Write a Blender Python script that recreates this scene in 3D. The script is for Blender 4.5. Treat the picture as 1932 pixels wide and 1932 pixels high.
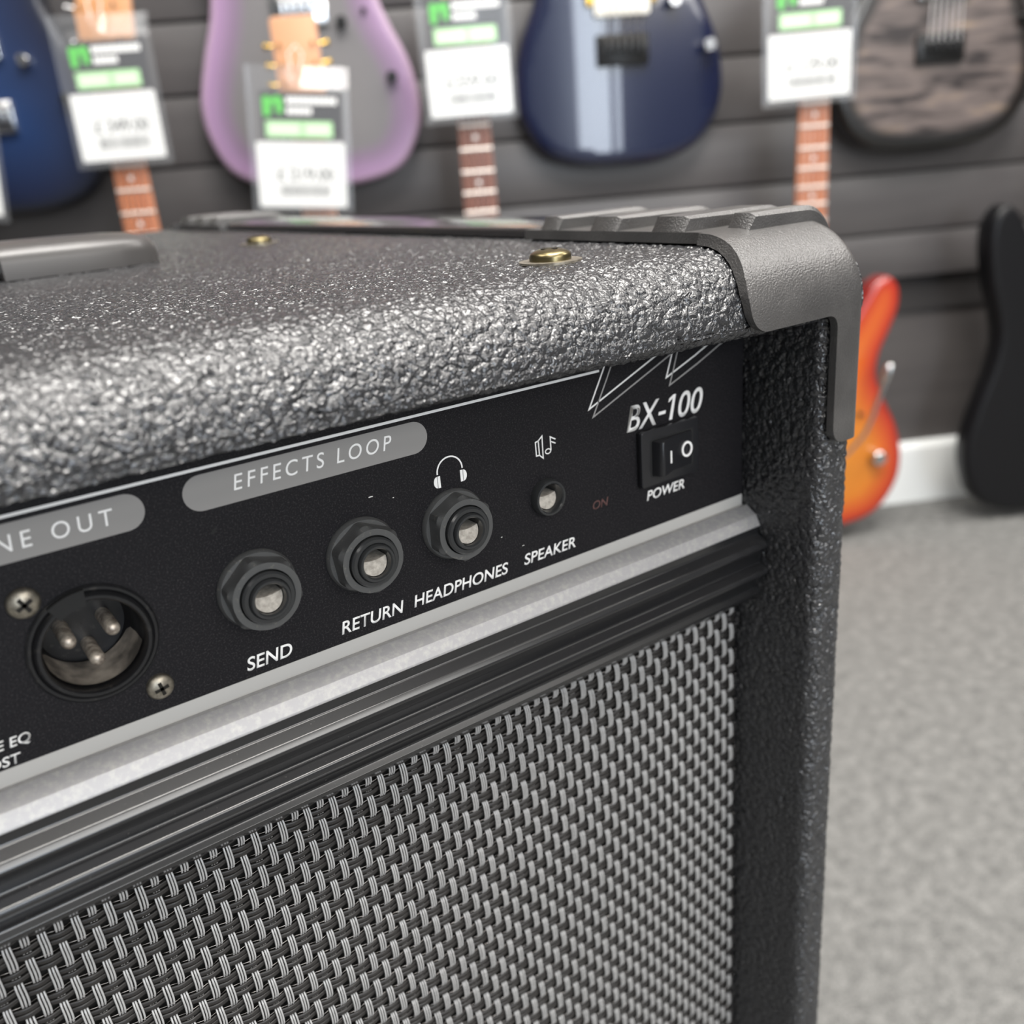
import bpy, bmesh, math, random
import numpy as np
from mathutils import Vector, Matrix, geometry

random.seed(7)
rng = np.random.default_rng(7)
for o in list(bpy.data.objects):
    bpy.data.objects.remove(o)
SC = bpy.context.scene
COL = SC.collection
MM = 0.001
ZO = 0.581            # height of the bottom edge of the control panel above the floor
PI = math.pi

# ------------------------------------------------------------------ camera
CAMPOS = Vector((-0.20658, -0.180, 0.100145 + ZO))
RX = Vector((0.80907648, -0.5825731, -0.07748438))       # image right in world axes
DN = Vector((-0.26547031, -0.24465052, -0.93256187))     # image down
FW = Vector((0.52432887, 0.77508368, -0.35259685))       # viewing direction
cd = bpy.data.cameras.new('camera')
cam = bpy.data.objects.new('camera', cd)
COL.objects.link(cam)
m = Matrix.Identity(4)
for i in range(3):
    m[i][0], m[i][1], m[i][2], m[i][3] = RX[i], -DN[i], -FW[i], CAMPOS[i]
cam.matrix_world = m
cd.sensor_width = 36.0
cd.sensor_fit = 'HORIZONTAL'
cd.lens = 1754.58 / 1932 * 36.0
cd.clip_start = 0.005
cd.clip_end = 50
cd.dof.use_dof = True
cd.dof.focus_distance = 0.214
cd.dof.aperture_fstop = cd.lens / 2.7
cd.dof.aperture_blades = 0
SC.camera = cam

# ------------------------------------------------------------------ world, lights, exposure
wd = bpy.data.worlds.new('World')
SC.world = wd
wd.use_nodes = True
wb = wd.node_tree.nodes['Background']
wb.inputs[0].default_value = (0.95, 0.97, 1.0, 1)
wb.inputs[1].default_value = 0.10

def area(name, loc, target, sx, sy, power, col):
    l = bpy.data.lights.new(name, 'AREA')
    l.shape = 'RECTANGLE'
    l.size, l.size_y = sx, sy
    l.energy = power
    l.color = col
    o = bpy.data.objects.new(name, l)
    COL.objects.link(o)
    o.location = loc
    d = Vector(target) - Vector(loc)
    o.rotation_euler = d.to_track_quat('-Z', 'Y').to_euler()
    return o

CW = (1.0, 0.965, 0.92)
for x, y, w, h, p in ((0.0, -0.42, 1.2, 0.9, 46), (-1.5, -1.9, 1.2, 0.6, 9), (1.2, -2.2, 1.2, 0.6, 6), (-1.2, 0.35, 1.2, 0.6, 10), (1.35, 0.2, 1.2, 0.6, 9), (2.3, -0.75, 1.2, 0.8, 24), (0.1, -3.2, 1.2, 0.6, 8)):
    area('ceiling_panel', (x, y, 2.55), (x, y, 0), w, h, p, CW)
for a_ in (-900.0, 100.0, 900.0):  # added fill lamps that brighten the upper wall, no known fixtures
    pw = Vector((CAMPOS.x, CAMPOS.y, 0)) + Vector((0.88231112, -0.47066664, 0.0)) * (a_ * MM) + Vector((0.47066664, 0.88231112, 0.0)) * 0.75
    area('wall_fill_light', (pw.x, pw.y, 2.45), (pw.x + 0.36, pw.y + 0.68, 1.15), 0.35, 0.25, 4.5, CW)
for x, z, w, h, p in ((-1.0, 1.15, 0.45, 1.9, 15), (-0.38, 1.05, 0.42, 1.7, 9), (0.5, 1.95, 2.4, 0.8, 27)):  # two window panes, then a wide strip added as fill for slats and panel
    area('window_and_fill_light', (x, -3.6, z), (x, 0, z), w, h, p, (0.80, 0.89, 1.0) if h > 1 else (1.0, 0.975, 0.94))

SC.view_settings.view_transform = 'Standard'
SC.view_settings.look = 'None'
SC.view_settings.gamma = 1.0
SC.view_settings.use_curve_mapping = False
SC.view_settings.exposure = 0.98
SC.cycles.use_denoising = True

# ------------------------------------------------------------------ materials
def mat(name, col, rough=0.5, metal=0.0, spec=0.5, coat=0.0, coat_rough=0.1):
    mt = bpy.data.materials.new(name)
    mt.use_nodes = True
    b = mt.node_tree.nodes['Principled BSDF']
    b.inputs['Base Color'].default_value = (*col, 1)
    b.inputs['Roughness'].default_value = rough
    b.inputs['Metallic'].default_value = metal
    b.inputs['Specular IOR Level'].default_value = spec
    b.inputs['Coat Weight'].default_value = coat
    b.inputs['Coat Roughness'].default_value = coat_rough
    return mt

class NT:
    def __init__(s, mt):
        s.t = mt.node_tree
        s.b = s.t.nodes['Principled BSDF']
        s.out = s.t.nodes['Material Output']
    def n(s, typ, **kw):
        nd = s.t.nodes.new(typ)
        for k, v in kw.items():
            if k.startswith('i_'):
                key = k[2:].replace('_', ' ')
                nd.inputs[int(key) if key.isdigit() else key].default_value = v
            else:
                setattr(nd, k, v)
        return nd
    def l(s, a, b):
        s.t.links.new(a, b)
    def obj(s):
        return s.n('ShaderNodeTexCoord').outputs['Object']
    def ramp(s, fac, stops):
        r = s.n('ShaderNodeValToRGB')
        e = r.color_ramp.elements
        while len(e) < len(stops):
            e.new(0.5)
        for q, (p, c) in zip(e, stops):
            q.position = p
            q.color = (*c, 1) if len(c) == 3 else c
        s.l(fac, r.inputs[0])
        return r.outputs[0]
    def bump(s, h, strength, dist):
        b = s.n('ShaderNodeBump', i_Strength=strength, i_Distance=dist)
        s.l(h, b.inputs['Height'])
        s.l(b.outputs[0], s.b.inputs['Normal'])
        return b
    def math(s, op, a, b=None):
        q = s.n('ShaderNodeMath', operation=op)
        for i, v in enumerate((a, b)):
            if v is None:
                continue
            if hasattr(v, 'links'):
                s.l(v, q.inputs[i])
            else:
                q.inputs[i].default_value = v
        return q.outputs[0]

def tolex_material():
    mt = mat('black_tolex', (0.021, 0.0215, 0.0235), 0.25, 0, 0.95)
    k = NT(mt)
    co = k.obj()
    wn = k.n('ShaderNodeTexNoise', i_Scale=420.0, i_Detail=2.0)
    k.l(co, wn.inputs['Vector'])
    mx = k.n('ShaderNodeVectorMath', operation='MULTIPLY_ADD')
    k.l(wn.outputs['Color'], mx.inputs[0])
    mx.inputs[1].default_value = (0.0028, 0.0028, 0.0028)
    k.l(co, mx.inputs[2])
    v = k.n('ShaderNodeTexVoronoi', feature='F1', i_Scale=520.0)
    k.l(mx.outputs[0], v.inputs['Vector'])
    v2 = k.n('ShaderNodeTexVoronoi', feature='F1', i_Scale=1150.0)
    k.l(mx.outputs[0], v2.inputs['Vector'])
    d1 = k.math('POWER', v.outputs['Distance'], 1.6)
    d2 = k.math('MULTIPLY', v2.outputs['Distance'], 0.28)
    h = k.math('MULTIPLY', k.math('ADD', d1, d2), -1.0)
    dn = k.n('ShaderNodeDisplacement', i_Midlevel=-0.5, i_Scale=0.0008)
    k.l(h, dn.inputs['Height'])
    k.l(dn.outputs[0], k.out.inputs['Displacement'])
    mt.displacement_method = 'BOTH'
    n2 = k.n('ShaderNodeTexNoise', i_Scale=9.0, i_Detail=3.0)
    k.l(co, n2.inputs['Vector'])
    k.l(k.ramp(n2.outputs[0], ((0.3, (0.20, 0.20, 0.20)), (0.7, (0.27, 0.27, 0.27)))), k.b.inputs['Roughness'])
    return mt

def speckle(mt, base, dust, scale, lo, hi, bump=0.0, bdist=0.0002, bscale=None):
    k = NT(mt)
    co = k.obj()
    n = k.n('ShaderNodeTexNoise', i_Scale=scale, i_Detail=3.0, i_Roughness=0.6)
    k.l(co, n.inputs['Vector'])
    k.l(k.ramp(n.outputs[0], ((lo, base), (hi, dust))), k.b.inputs['Base Color'])
    if bump:
        n2 = k.n('ShaderNodeTexNoise', i_Scale=bscale or scale, i_Detail=2.0)
        k.l(co, n2.inputs['Vector'])
        k.bump(n2.outputs[0], bump, bdist)
    return mt

M = {}
M['tolex'] = tolex_material()
M['corner'] = speckle(mat('corner_plastic', (0.05, 0.048, 0.047), 0.33, 0, 1.0), (0.042, 0.040, 0.039), (0.065, 0.062, 0.06), 60, 0.4, 0.7, 0.6, 0.0003, 2000)
M['edge'] = mat('edge_plastic', (0.03, 0.028, 0.028), 0.14, 0, 0.6)
M['panel'] = speckle(mat('panel_black', (0.012, 0.012, 0.014), 0.55, 0, 0.18), (0.008, 0.0075, 0.009), (0.05, 0.046, 0.048), 2600, 0.52, 0.78, 0.25, 0.0001, 2200)
M['white'] = mat('print_white', (0.92, 0.91, 0.89), 0.6)
M['grey'] = mat('print_grey', (0.27, 0.26, 0.25), 0.55)
M['border'] = mat('print_pale_grey', (0.44, 0.43, 0.41), 0.55)
M['dim'] = mat('print_dim', (0.36, 0.35, 0.34), 0.6)
M['card_'] = mat('lint_white', (0.8, 0.78, 0.74), 0.8)
M['red'] = mat('print_red', (0.10, 0.045, 0.04), 0.6)
M['silver'] = speckle(mat('silver_strip', (0.4, 0.39, 0.39), 0.42, 0.35), (0.33, 0.325, 0.33), (0.43, 0.42, 0.40), 700, 0.45, 0.8, 0.1, 0.0001, 900)
M['rib'] = speckle(mat('rib_plastic', (0.02, 0.02, 0.021), 0.22, 0, 0.8), (0.012, 0.012, 0.013), (0.16, 0.15, 0.135), 1500, 0.68, 0.86)
M['jack'] = speckle(mat('jack_plastic', (0.06, 0.062, 0.063), 0.42), (0.075, 0.0755, 0.075), (0.20, 0.19, 0.16), 900, 0.62, 0.85)
M['jackring'] = mat('jack_barrel', (0.03, 0.031, 0.032), 0.22)
M['dust'] = speckle(mat('socket_dust', (0.4, 0.36, 0.3), 0.9), (0.34, 0.31, 0.27), (0.55, 0.51, 0.45), 900, 0.35, 0.7)
M['xlr'] = speckle(mat('xlr_black', (0.014, 0.014, 0.015), 0.28), (0.010, 0.010, 0.011), (0.06, 0.055, 0.05), 700, 0.6, 0.85)
M['xlrcup'] = speckle(mat('xlr_cup', (0.02, 0.018, 0.016), 0.6), (0.07, 0.062, 0.054), (0.30, 0.265, 0.225), 130, 0.35, 0.65)
M['pin'] = speckle(mat('pin_metal', (0.4, 0.34, 0.27), 0.4, 0.5), (0.22, 0.18, 0.15), (0.62, 0.55, 0.46), 700, 0.35, 0.65)
M['screw'] = speckle(mat('screw_metal', (0.42, 0.38, 0.31), 0.42, 0.9), (0.22, 0.20, 0.165), (0.42, 0.38, 0.31), 700, 0.35, 0.7)
M['brass'] = mat('brass_screw', (0.20, 0.165, 0.085), 0.3, 1.0)
M['slot'] = mat('screw_recess', (0.02, 0.018, 0.015), 0.5, 0.6)
M['switch'] = mat('switch_plastic', (0.014, 0.014, 0.016), 0.3)
M['warp'] = mat('silver_thread', (0.50, 0.495, 0.49), 0.38, 0.2)
M['weft'] = mat('black_strand', (0.022, 0.020, 0.019), 0.42)
M['filament'] = mat('clear_filament', (0.45, 0.42, 0.40), 0.2, 0.0, 0.8)
M['black'] = mat('matte_black', (0.008, 0.008, 0.008), 0.8)
M['handle'] = mat('handle_rubber', (0.05, 0.047, 0.046), 0.34)

# ------------------------------------------------------------------ object helpers
def link(o, parent=None):
    COL.objects.link(o)
    if parent is not None:
        o.parent = parent
    return o

def mesh_obj(name, verts, faces, mats, parent=None, smooth=True, scale=MM, offs=(0, 0, 0), fmat=None, auto=None):
    """verts in millimetres"""
    me = bpy.data.meshes.new(name)
    v = np.asarray(verts, dtype=np.float64) * scale + np.asarray(offs)
    if isinstance(faces, np.ndarray):
        nf, k = faces.shape
        me.vertices.add(len(v))
        me.vertices.foreach_set('co', v.astype(np.float32).ravel())
        me.loops.add(nf * k)
        me.loops.foreach_set('vertex_index', faces.astype(np.int32).ravel())
        me.polygons.add(nf)
        me.polygons.foreach_set('loop_start', np.arange(0, nf * k, k, dtype=np.int32))
        me.update(calc_edges=True)
    else:
        me.from_pydata([tuple(p) for p in v], [], faces)
        me.update()
    if not isinstance(mats, (list, tuple)):
        mats = [mats]
    for q in mats:
        me.materials.append(q)
    if fmat is not None:
        me.polygons.foreach_set('material_index', np.asarray(fmat, dtype=np.int32))
    if smooth:
        me.polygons.foreach_set('use_smooth', np.ones(len(me.polygons), dtype=bool))
    if auto is not None:
        me.set_sharp_from_angle(angle=math.radians(auto))
    me.update()
    return link(bpy.data.objects.new(name, me), parent)

class MB:
    """collects shapes (mm) for one mesh"""
    def __init__(s):
        s.v, s.f, s.m = [], [], []
    def add(s, v, f, mi=0):
        b = len(s.v)
        s.v += [tuple(p) for p in v]
        s.f += [tuple(i + b for i in q) for q in f]
        s.m += [mi] * len(f)
    def box(s, x0, x1, y0, y1, z0, z1, mi=0):
        s.add([(x, y, z) for x in (x0, x1) for y in (y0, y1) for z in (z0, z1)],
              [(0, 1, 3, 2), (4, 6, 7, 5), (0, 4, 5, 1), (2, 3, 7, 6), (0, 2, 6, 4), (1, 5, 7, 3)], mi)
    def prism(s, pts, y0, y1, mi=0):
        """outline of (x, z) points extruded along y"""
        n = len(pts)
        v = [(x, y0, z) for x, z in pts] + [(x, y1, z) for x, z in pts]
        f = [tuple(range(n)), tuple(range(2 * n - 1, n - 1, -1))]
        f += [(i, i + n, (i + 1) % n + n, (i + 1) % n) for i in range(n)]
        s.add(v, f, mi)
    def lathe(s, prof, cx, cz, n=48, mi=0, cap0=False, cap1=False):
        """profile of (radius, y) turned about the y axis through (cx, cz)"""
        v, f = [], []
        for r, y in prof:
            for i in range(n):
                a = 2 * PI * i / n
                v.append((cx + r * math.cos(a), y, cz + r * math.sin(a)))
        for j in range(len(prof) - 1):
            for i in range(n):
                f.append((j * n + i, j * n + (i + 1) % n, (j + 1) * n + (i + 1) % n, (j + 1) * n + i))
        if cap0:
            f.append(tuple(range(n - 1, -1, -1)))
        if cap1:
            k = (len(prof) - 1) * n
            f.append(tuple(range(k, k + n)))
        s.add(v, f, mi)
    def tube(s, pts, r, n=8, mi=0, cap=True):
        pts = [Vector(p) for p in pts]
        v, f = [], []
        for i, p in enumerate(pts):
            t = (pts[min(i + 1, len(pts) - 1)] - pts[max(i - 1, 0)]).normalized()
            u = t.orthogonal().normalized() if i == 0 else (u - t * u.dot(t)).normalized()
            w = t.cross(u)
            rr = r[i] if isinstance(r, (list, tuple)) else r
            for j in range(n):
                a = 2 * PI * j / n
                v.append(tuple(p + (u * math.cos(a) + w * math.sin(a)) * rr))
        for i in range(len(pts) - 1):
            for j in range(n):
                f.append((i * n + j, i * n + (j + 1) % n, (i + 1) * n + (j + 1) % n, (i + 1) * n + j))
        if cap:
            f.append(tuple(range(n - 1, -1, -1)))
            k = (len(pts) - 1) * n
            f.append(tuple(range(k, k + n)))
        s.add(v, f, mi)
    def build(s, name, mats, parent=None, smooth=True, auto=35, offs=(0, 0, 0), bevel=0, seg=2):
        o = mesh_obj(name, s.v, s.f, mats, parent, smooth, MM, offs, s.m, None)
        bm = bmesh.new()
        bm.from_mesh(o.data)
        bmesh.ops.recalc_face_normals(bm, faces=bm.faces)
        if bevel:
            es = [e for e in bm.edges if len(e.link_faces) == 2 and e.calc_face_angle(0) > math.radians(30)]
            bmesh.ops.bevel(bm, geom=es, offset=bevel * MM, segments=seg, profile=0.5, affect='EDGES', clamp_overlap=True)
        bm.to_mesh(o.data)
        bm.free()
        if smooth:
            o.data.polygons.foreach_set('use_smooth', np.ones(len(o.data.polygons), dtype=bool))
            if auto is not None:
                o.data.set_sharp_from_angle(angle=math.radians(auto))
        return o

def tag(o, label=None, cat=None, group=None, kind=None):
    for k, v in (('label', label), ('category', cat), ('group', group), ('kind', kind)):
        if v:
            o[k] = v
    return o

def empty(name, loc, rz=0.0, parent=None):
    o = bpy.data.objects.new(name, None)
    o.empty_display_size = 0.05
    link(o, parent)
    o.location = loc
    o.rotation_euler = (0, 0, rz)
    return o

def rounded(pts, r, n=5):
    """round the corners of a closed 2-D outline; r may be a list"""
    out = []
    k = len(pts)
    for i in range(k):
        p0, p1, p2 = Vector(pts[i - 1]), Vector(pts[i]), Vector(pts[(i + 1) % k])
        rr = r[i] if isinstance(r, (list, tuple)) else r
        if rr <= 0:
            out.append(tuple(p1))
            continue
        a, b = (p0 - p1).normalized(), (p2 - p1).normalized()
        ang = a.angle(b)
        d = min(rr / math.tan(ang / 2), (p0 - p1).length * 0.49, (p2 - p1).length * 0.49)
        s, e = p1 + a * d, p1 + b * d
        for j in range(n + 1):
            t = j / n
            out.append(tuple(s * (1 - t) ** 2 + p1 * 2 * t * (1 - t) + e * t * t))
    return out

def text_mesh(txt, bold=0.0, spacing=1.0):
    cu = bpy.data.curves.new('txt', 'FONT')
    cu.body = txt
    cu.size = 1.0
    cu.space_character = spacing
    cu.offset = bold
    cu.extrude = 0.0
    o = bpy.data.objects.new('txt', cu)
    COL.objects.link(o)
    dg = bpy.context.evaluated_depsgraph_get()
    me = bpy.data.meshes.new_from_object(o.evaluated_get(dg))
    bpy.data.objects.remove(o)
    bpy.data.curves.remove(cu)
    return me

def lettering(txt, x0, x1, zb, cap, matl, parent, y=0.0, thick=0.08, shear=0.2, bold=0.012, spacing=1.0, offs=(0, 0, 0), label=None):
    """flat printed word on a plane facing -y: left, right, baseline, capital height in mm"""
    me = text_mesh(txt, bold, spacing)
    co = np.zeros(len(me.vertices) * 3, dtype=np.float32)
    me.vertices.foreach_get('co', co)
    co = co.reshape(-1, 3)
    ref = text_mesh('H', bold)
    rc = np.zeros(len(ref.vertices) * 3, dtype=np.float32)
    ref.vertices.foreach_get('co', rc)
    hh = rc.reshape(-1, 3)[:, 1].max()
    bpy.data.meshes.remove(ref)
    zz = co[:, 1] / hh * cap
    sx = (co[:, 0] - co[:, 0].min()) / (co[:, 0].max() - co[:, 0].min())
    xx = x0 + sx * (x1 - x0 - shear * cap) + zz * shear
    out = np.stack([xx, np.full_like(xx, y - thick), zb + zz], 1) * MM + np.asarray(offs)
    me.vertices.foreach_set('co', out.astype(np.float32).ravel())
    me.materials.clear()
    me.materials.append(matl)
    me.update()
    bm = bmesh.new()
    bm.from_mesh(me)
    r = bmesh.ops.extrude_face_region(bm, geom=list(bm.faces))
    vs = [e for e in r['geom'] if isinstance(e, bmesh.types.BMVert)]
    bmesh.ops.translate(bm, vec=(0, thick * MM, 0), verts=vs)
    bmesh.ops.recalc_face_normals(bm, faces=bm.faces)
    bm.to_mesh(me)
    bm.free()
    o = link(bpy.data.objects.new('lettering', me), parent)
    if label:
        o['label'] = label
    return o

def ribbon(mb, pts, w, y=0.0, thick=0.08, mi=0, closed=False):
    """thin printed line of width w through (x, z) points"""
    n = len(pts)
    P = [Vector(p) for p in pts]
    L, R = [], []
    for i in range(n):
        a = P[i - 1] if (i > 0 or closed) else P[i]
        b = P[(i + 1) % n] if (i < n - 1 or closed) else P[i]
        d1 = (P[i] - a).normalized() if (P[i] - a).length > 1e-9 else None
        d2 = (b - P[i]).normalized() if (b - P[i]).length > 1e-9 else None
        d1 = d1 or d2
        d2 = d2 or d1
        n1, n2 = Vector((-d1.y, d1.x)), Vector((-d2.y, d2.x))
        mtr = (n1 + n2)
        mtr = mtr.normalized() if mtr.length > 1e-6 else n1
        k = min(1.0 / max(mtr.dot(n1), 0.3), 3.0)
        L.append(P[i] + mtr * w / 2 * k)
        R.append(P[i] - mtr * w / 2 * k)
    for i in range(n if closed else n - 1):
        j = (i + 1) % n
        mb.prism([tuple(L[i]), tuple(L[j]), tuple(R[j]), tuple(R[i])], y - thick, y, mi)

def grid_faces(nu, nv):
    i, j = np.meshgrid(np.arange(nu - 1), np.arange(nv - 1), indexing='ij')
    a = (i * nv + j).ravel()
    return np.stack([a, a + nv, a + nv + 1, a + 1], 1)

def spaced(segs):
    """[(start, end, step), ...] -> monotone coordinates"""
    out = []
    for s, e, st in segs:
        n = max(1, int(round((e - s) / st)))
        out += list(np.linspace(s, e, n, endpoint=False))
    out.append(segs[-1][1])
    return np.array(out)

# ------------------------------------------------------------------ the room
# the wall behind runs along WD, its outward normal is WN; DIST from the camera across the room
WD = Vector((0.88231112, -0.47066664, 0.0))
WN = Vector((-0.47066664, -0.88231112, 0.0))
ROT = math.atan2(WD.y, WD.x)

def wall_pt(a, z, d):
    """a mm along the wall, z mm above the panel edge, d mm from the camera towards the wall"""
    p = Vector((CAMPOS.x, CAMPOS.y, 0)) + WD * (a * MM) - WN * (d * MM)
    return Vector((p.x, p.y, ZO + z * MM))

WALL_D = 1585.0
def wall_material(name, c1, c2, rough):
    mt = mat(name, c1, rough)
    k = NT(mt)
    co = k.obj()
    mp = k.n('ShaderNodeMapping')
    mp.inputs['Scale'].default_value = (1.5, 8, 14)
    k.l(co, mp.inputs[0])
    n = k.n('ShaderNodeTexNoise', i_Scale=3.0, i_Detail=4.0)
    k.l(mp.outputs[0], n.inputs['Vector'])
    k.l(k.ramp(n.outputs[0], ((0.3, c1), (0.7, c2))), k.b.inputs['Base Color'])
    return mt
M['slat'] = wall_material('slatwall_grey', (0.066, 0.061, 0.062), (0.078, 0.073, 0.073), 0.40)
M['lowwall'] = wall_material('lower_wall_grey', (0.060, 0.054, 0.053), (0.072, 0.065, 0.063), 0.6)
M['groove'] = mat('groove_and_shade_dark', (0.02, 0.018, 0.018), 0.7)
M['base'] = mat('skirting_white', (0.80, 0.82, 0.81), 0.4)

wl = empty('wall_back', wall_pt(0, 0, WALL_D), ROT)
wl['kind'] = 'structure'
A0, A1 = -2600, 3200
mb = MB()
grooves = [229 - 99.5 * 3 + 99.5 * i for i in range(-0, 22)]        # -69.5, 30, 129.5, 229 ...
z = -146.0
for i, g in enumerate(grooves):
    top = g - 2.5
    mb.prism(rounded([(A0, z), (A1, z), (A1, top), (A0, top)], 0), 0, 16)
    z = g + 2.5
mb.box(A0, A1, 0, 16, z, 2000)
o = mb.build('slat_panel', M['slat'], wl, bevel=1.5, seg=2)
mb = MB()
mb.box(A0, A1, 9, 22, -142, 1995)
mb.build('groove_backing', M['groove'], wl, smooth=False)
mb = MB()
mb.box(A0, A1, 24, 60, -581, 2000)
mb.build('lower_panel', M['lowwall'], wl, smooth=False)
t1 = empty('painted_shade_1', wall_pt(0, -148, WALL_D), ROT)  # dark strip standing in for the shadow under the slatwall's lower edge
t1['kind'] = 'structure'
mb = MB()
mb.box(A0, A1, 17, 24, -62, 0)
mb.build('painted_shade_strip', M['groove'], t1, smooth=False)

bb = empty('baseboard_back', wall_pt(0, -581, WALL_D), ROT)
bb['kind'] = 'structure'
mb = MB()
pr = rounded([(24, 0), (6, 0), (6, 108), (12, 119), (24, 119)], [0, 0, 5, 3, 0])
v = [(x, y, z) for x in (A0, A1) for y, z in pr]
n = len(pr)
mb.add(v, [tuple(range(n)), tuple(range(2 * n - 1, n - 1, -1))] + [(i, (i + 1) % n, (i + 1) % n + n, i + n) for i in range(n)])
mb.build('skirting_board', M['base'], bb)

def carpet_material():
    mt = mat('carpet_grey', (0.3, 0.3, 0.29), 0.95, 0, 0.1)
    k = NT(mt)
    co = k.obj()
    n1 = k.n('ShaderNodeTexNoise', i_Scale=60.0, i_Detail=4.0, i_Roughness=0.7)
    k.l(co, n1.inputs['Vector'])
    n2 = k.n('ShaderNodeTexNoise', i_Scale=420.0, i_Detail=3.0, i_Roughness=0.7)
    k.l(co, n2.inputs['Vector'])
    s = k.math('ADD', k.math('MULTIPLY', n1.outputs[0], 0.45), k.math('MULTIPLY', n2.outputs[0], 0.55))
    k.l(k.ramp(s, ((0.36, (0.095, 0.095, 0.0925)), (0.5, (0.175, 0.175, 0.169)), (0.64, (0.285, 0.283, 0.273)))), k.b.inputs['Base Color'])
    k.bump(n2.outputs[0], 0.6, 0.004)
    return mt
M['carpet'] = carpet_material()
mb = MB()
mb.box(-4000, 4500, -5000, 2600, -30, 0)
fl = mb.build('floor', M['carpet'], None, smooth=False)
fl['kind'] = 'structure'
mb = MB()
mb.box(-4000, 4500, -5000, 2600, 2620, 2650)
M['ceil'] = mat('ceiling_white', (0.7, 0.69, 0.67), 0.8)
cl = mb.build('ceiling', M['ceil'], None, smooth=False)
cl['kind'] = 'structure'

# ------------------------------------------------------------------ the amplifier
AMP = empty('guitar_amplifier', (0, 0, 0))
tag(AMP, 'black vinyl-covered amplifier with jack sockets on its front panel and woven silver-black grille', 'amplifier')
OF = (0, 0, ZO)
XL, XR = -465.0, 15.0
YF, YB = -28.0, 447.0
ZT = 76.0
ZBOT = -561.0

def zlip(X):
    return np.interp(X, [-465, -195, -20, 15], [59.3, 58.5, 54.9, 54.4])

# top board with the rounded front lip
xs = spaced([(XL, -240, 5.0), (-240, XR, 0.36)])
prof = []
R = 18.0
for y in spaced([(2.0, -23.0, 1.6)] if False else [(0, 1, 0.5)])[:0]:
    pass
ys_dense = spaced([(-10, 40, 0.42), (40, 110, 0.9), (110, 240, 2.2), (240, YB, 6.0)])
arc = np.linspace(0, PI / 2, 72)
# path: underside (back to front), lower edge rounding, front arc, top (front to back)
under = [(y, 0.0, 'u') for y in spaced([(-25, 3, 1.2)])[::-1]]
nlow = 12
P_y, P_z, P_lo = [], [], []
for y, _, _ in under:
    P_y.append(y); P_z.append(0.0); P_lo.append(1.0)
for t in np.linspace(0, PI / 2, nlow)[1:]:
    P_y.append(-25 - 3 * math.sin(t)); P_z.append(3 - 3 * math.cos(t)); P_lo.append(1.0)
base_n = len(P_y)
rows = []
V = np.zeros((len(xs), 0, 3))
zl = zlip(xs)
secs = []
for y, dz in zip(P_y, P_z):
    secs.append((np.full_like(xs, y), zl + dz))
for t in np.linspace(0.0, 1.0, 16)[1:-1]:
    secs.append((np.full_like(xs, YF), (zl + 3) * (1 - t) + (ZT - R) * t))
for a in arc:
    secs.append((np.full_like(xs, -10 - R * math.cos(a)), np.full_like(xs, ZT - R + R * math.sin(a))))
for y in ys_dense[1:]:
    secs.append((np.full_like(xs, y), np.full_like(xs, ZT)))
secs.append((np.full_like(xs, YB), np.full_like(xs, ZT - 20)))
nv = len(secs)
V = np.zeros((len(xs), nv, 3))
for j, (yy, zz) in enumerate(secs):
    V[:, j, 0] = xs
    V[:, j, 1] = yy
    V[:, j, 2] = zz
top = mesh_obj('top_panel', V.reshape(-1, 3), grid_faces(len(xs), nv), M['tolex'], AMP, True, MM, OF)
bm = bmesh.new(); bm.from_mesh(top.data); bmesh.ops.recalc_face_normals(bm, faces=bm.faces)
top_up = sum(f.normal.z for f in bm.faces)
if top_up < 0:
    bmesh.ops.reverse_faces(bm, faces=bm.faces)
bm.to_mesh(top.data); bm.free()

# side boards: front edge rounded, swept in z
def side_board(x_in, x_out, dense):
    s = 1 if x_out > x_in else -1
    r1, r2 = 4.0, 6.0
    path = [(x_in, y) for y in spaced([(YF + r1, 6, 0.45 if dense else 2.0)])[::-1]]
    for a in np.linspace(0, PI / 2, 14)[1:]:
        path.append((x_in + s * (r1 - r1 * math.cos(a)), YF + r1 - r1 * math.sin(a)))
    xm0, xm1 = x_in + s * r1, x_out - s * r2
    for t in np.linspace(0, 1, 10)[1:-1]:
        path.append((xm0 + (xm1 - xm0) * t, YF))
    for a in np.linspace(0, PI / 2, 20):
        path.append((x_out - s * r2 + s * r2 * math.sin(a), YF + r2 - r2 * math.cos(a)))
    for y in spaced([(YF + r2, 30, 0.9 if dense else 4), (30, YB, 6)])[1:]:
        path.append((x_out, y))
    path.append((x_out - s * 15, YB))
    zs = spaced([(ZBOT, -250, 4.0), (-250, 55.0, 0.42 if dense else 4.0)])
    V = np.zeros((len(path), len(zs), 3))
    for i, (x, y) in enumerate(path):
        V[i, :, 0] = x
        V[i, :, 1] = y
        V[i, :, 2] = zs
    o = mesh_obj('side_panel', V.reshape(-1, 3), grid_faces(len(path), len(zs)), M['tolex'], AMP, True, MM, OF)
    bm = bmesh.new(); bm.from_mesh(o.data); bmesh.ops.recalc_face_normals(bm, faces=bm.faces)
    if sum(f.normal.x for f in bm.faces if f.calc_center_median().y > 0.05) * s < 0:
        bmesh.ops.reverse_faces(bm, faces=bm.faces)
    bm.to_mesh(o.data); bm.free()
    return o
side_board(0.0, 15.0, True)
side_board(-450.0, -465.0, False)

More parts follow.
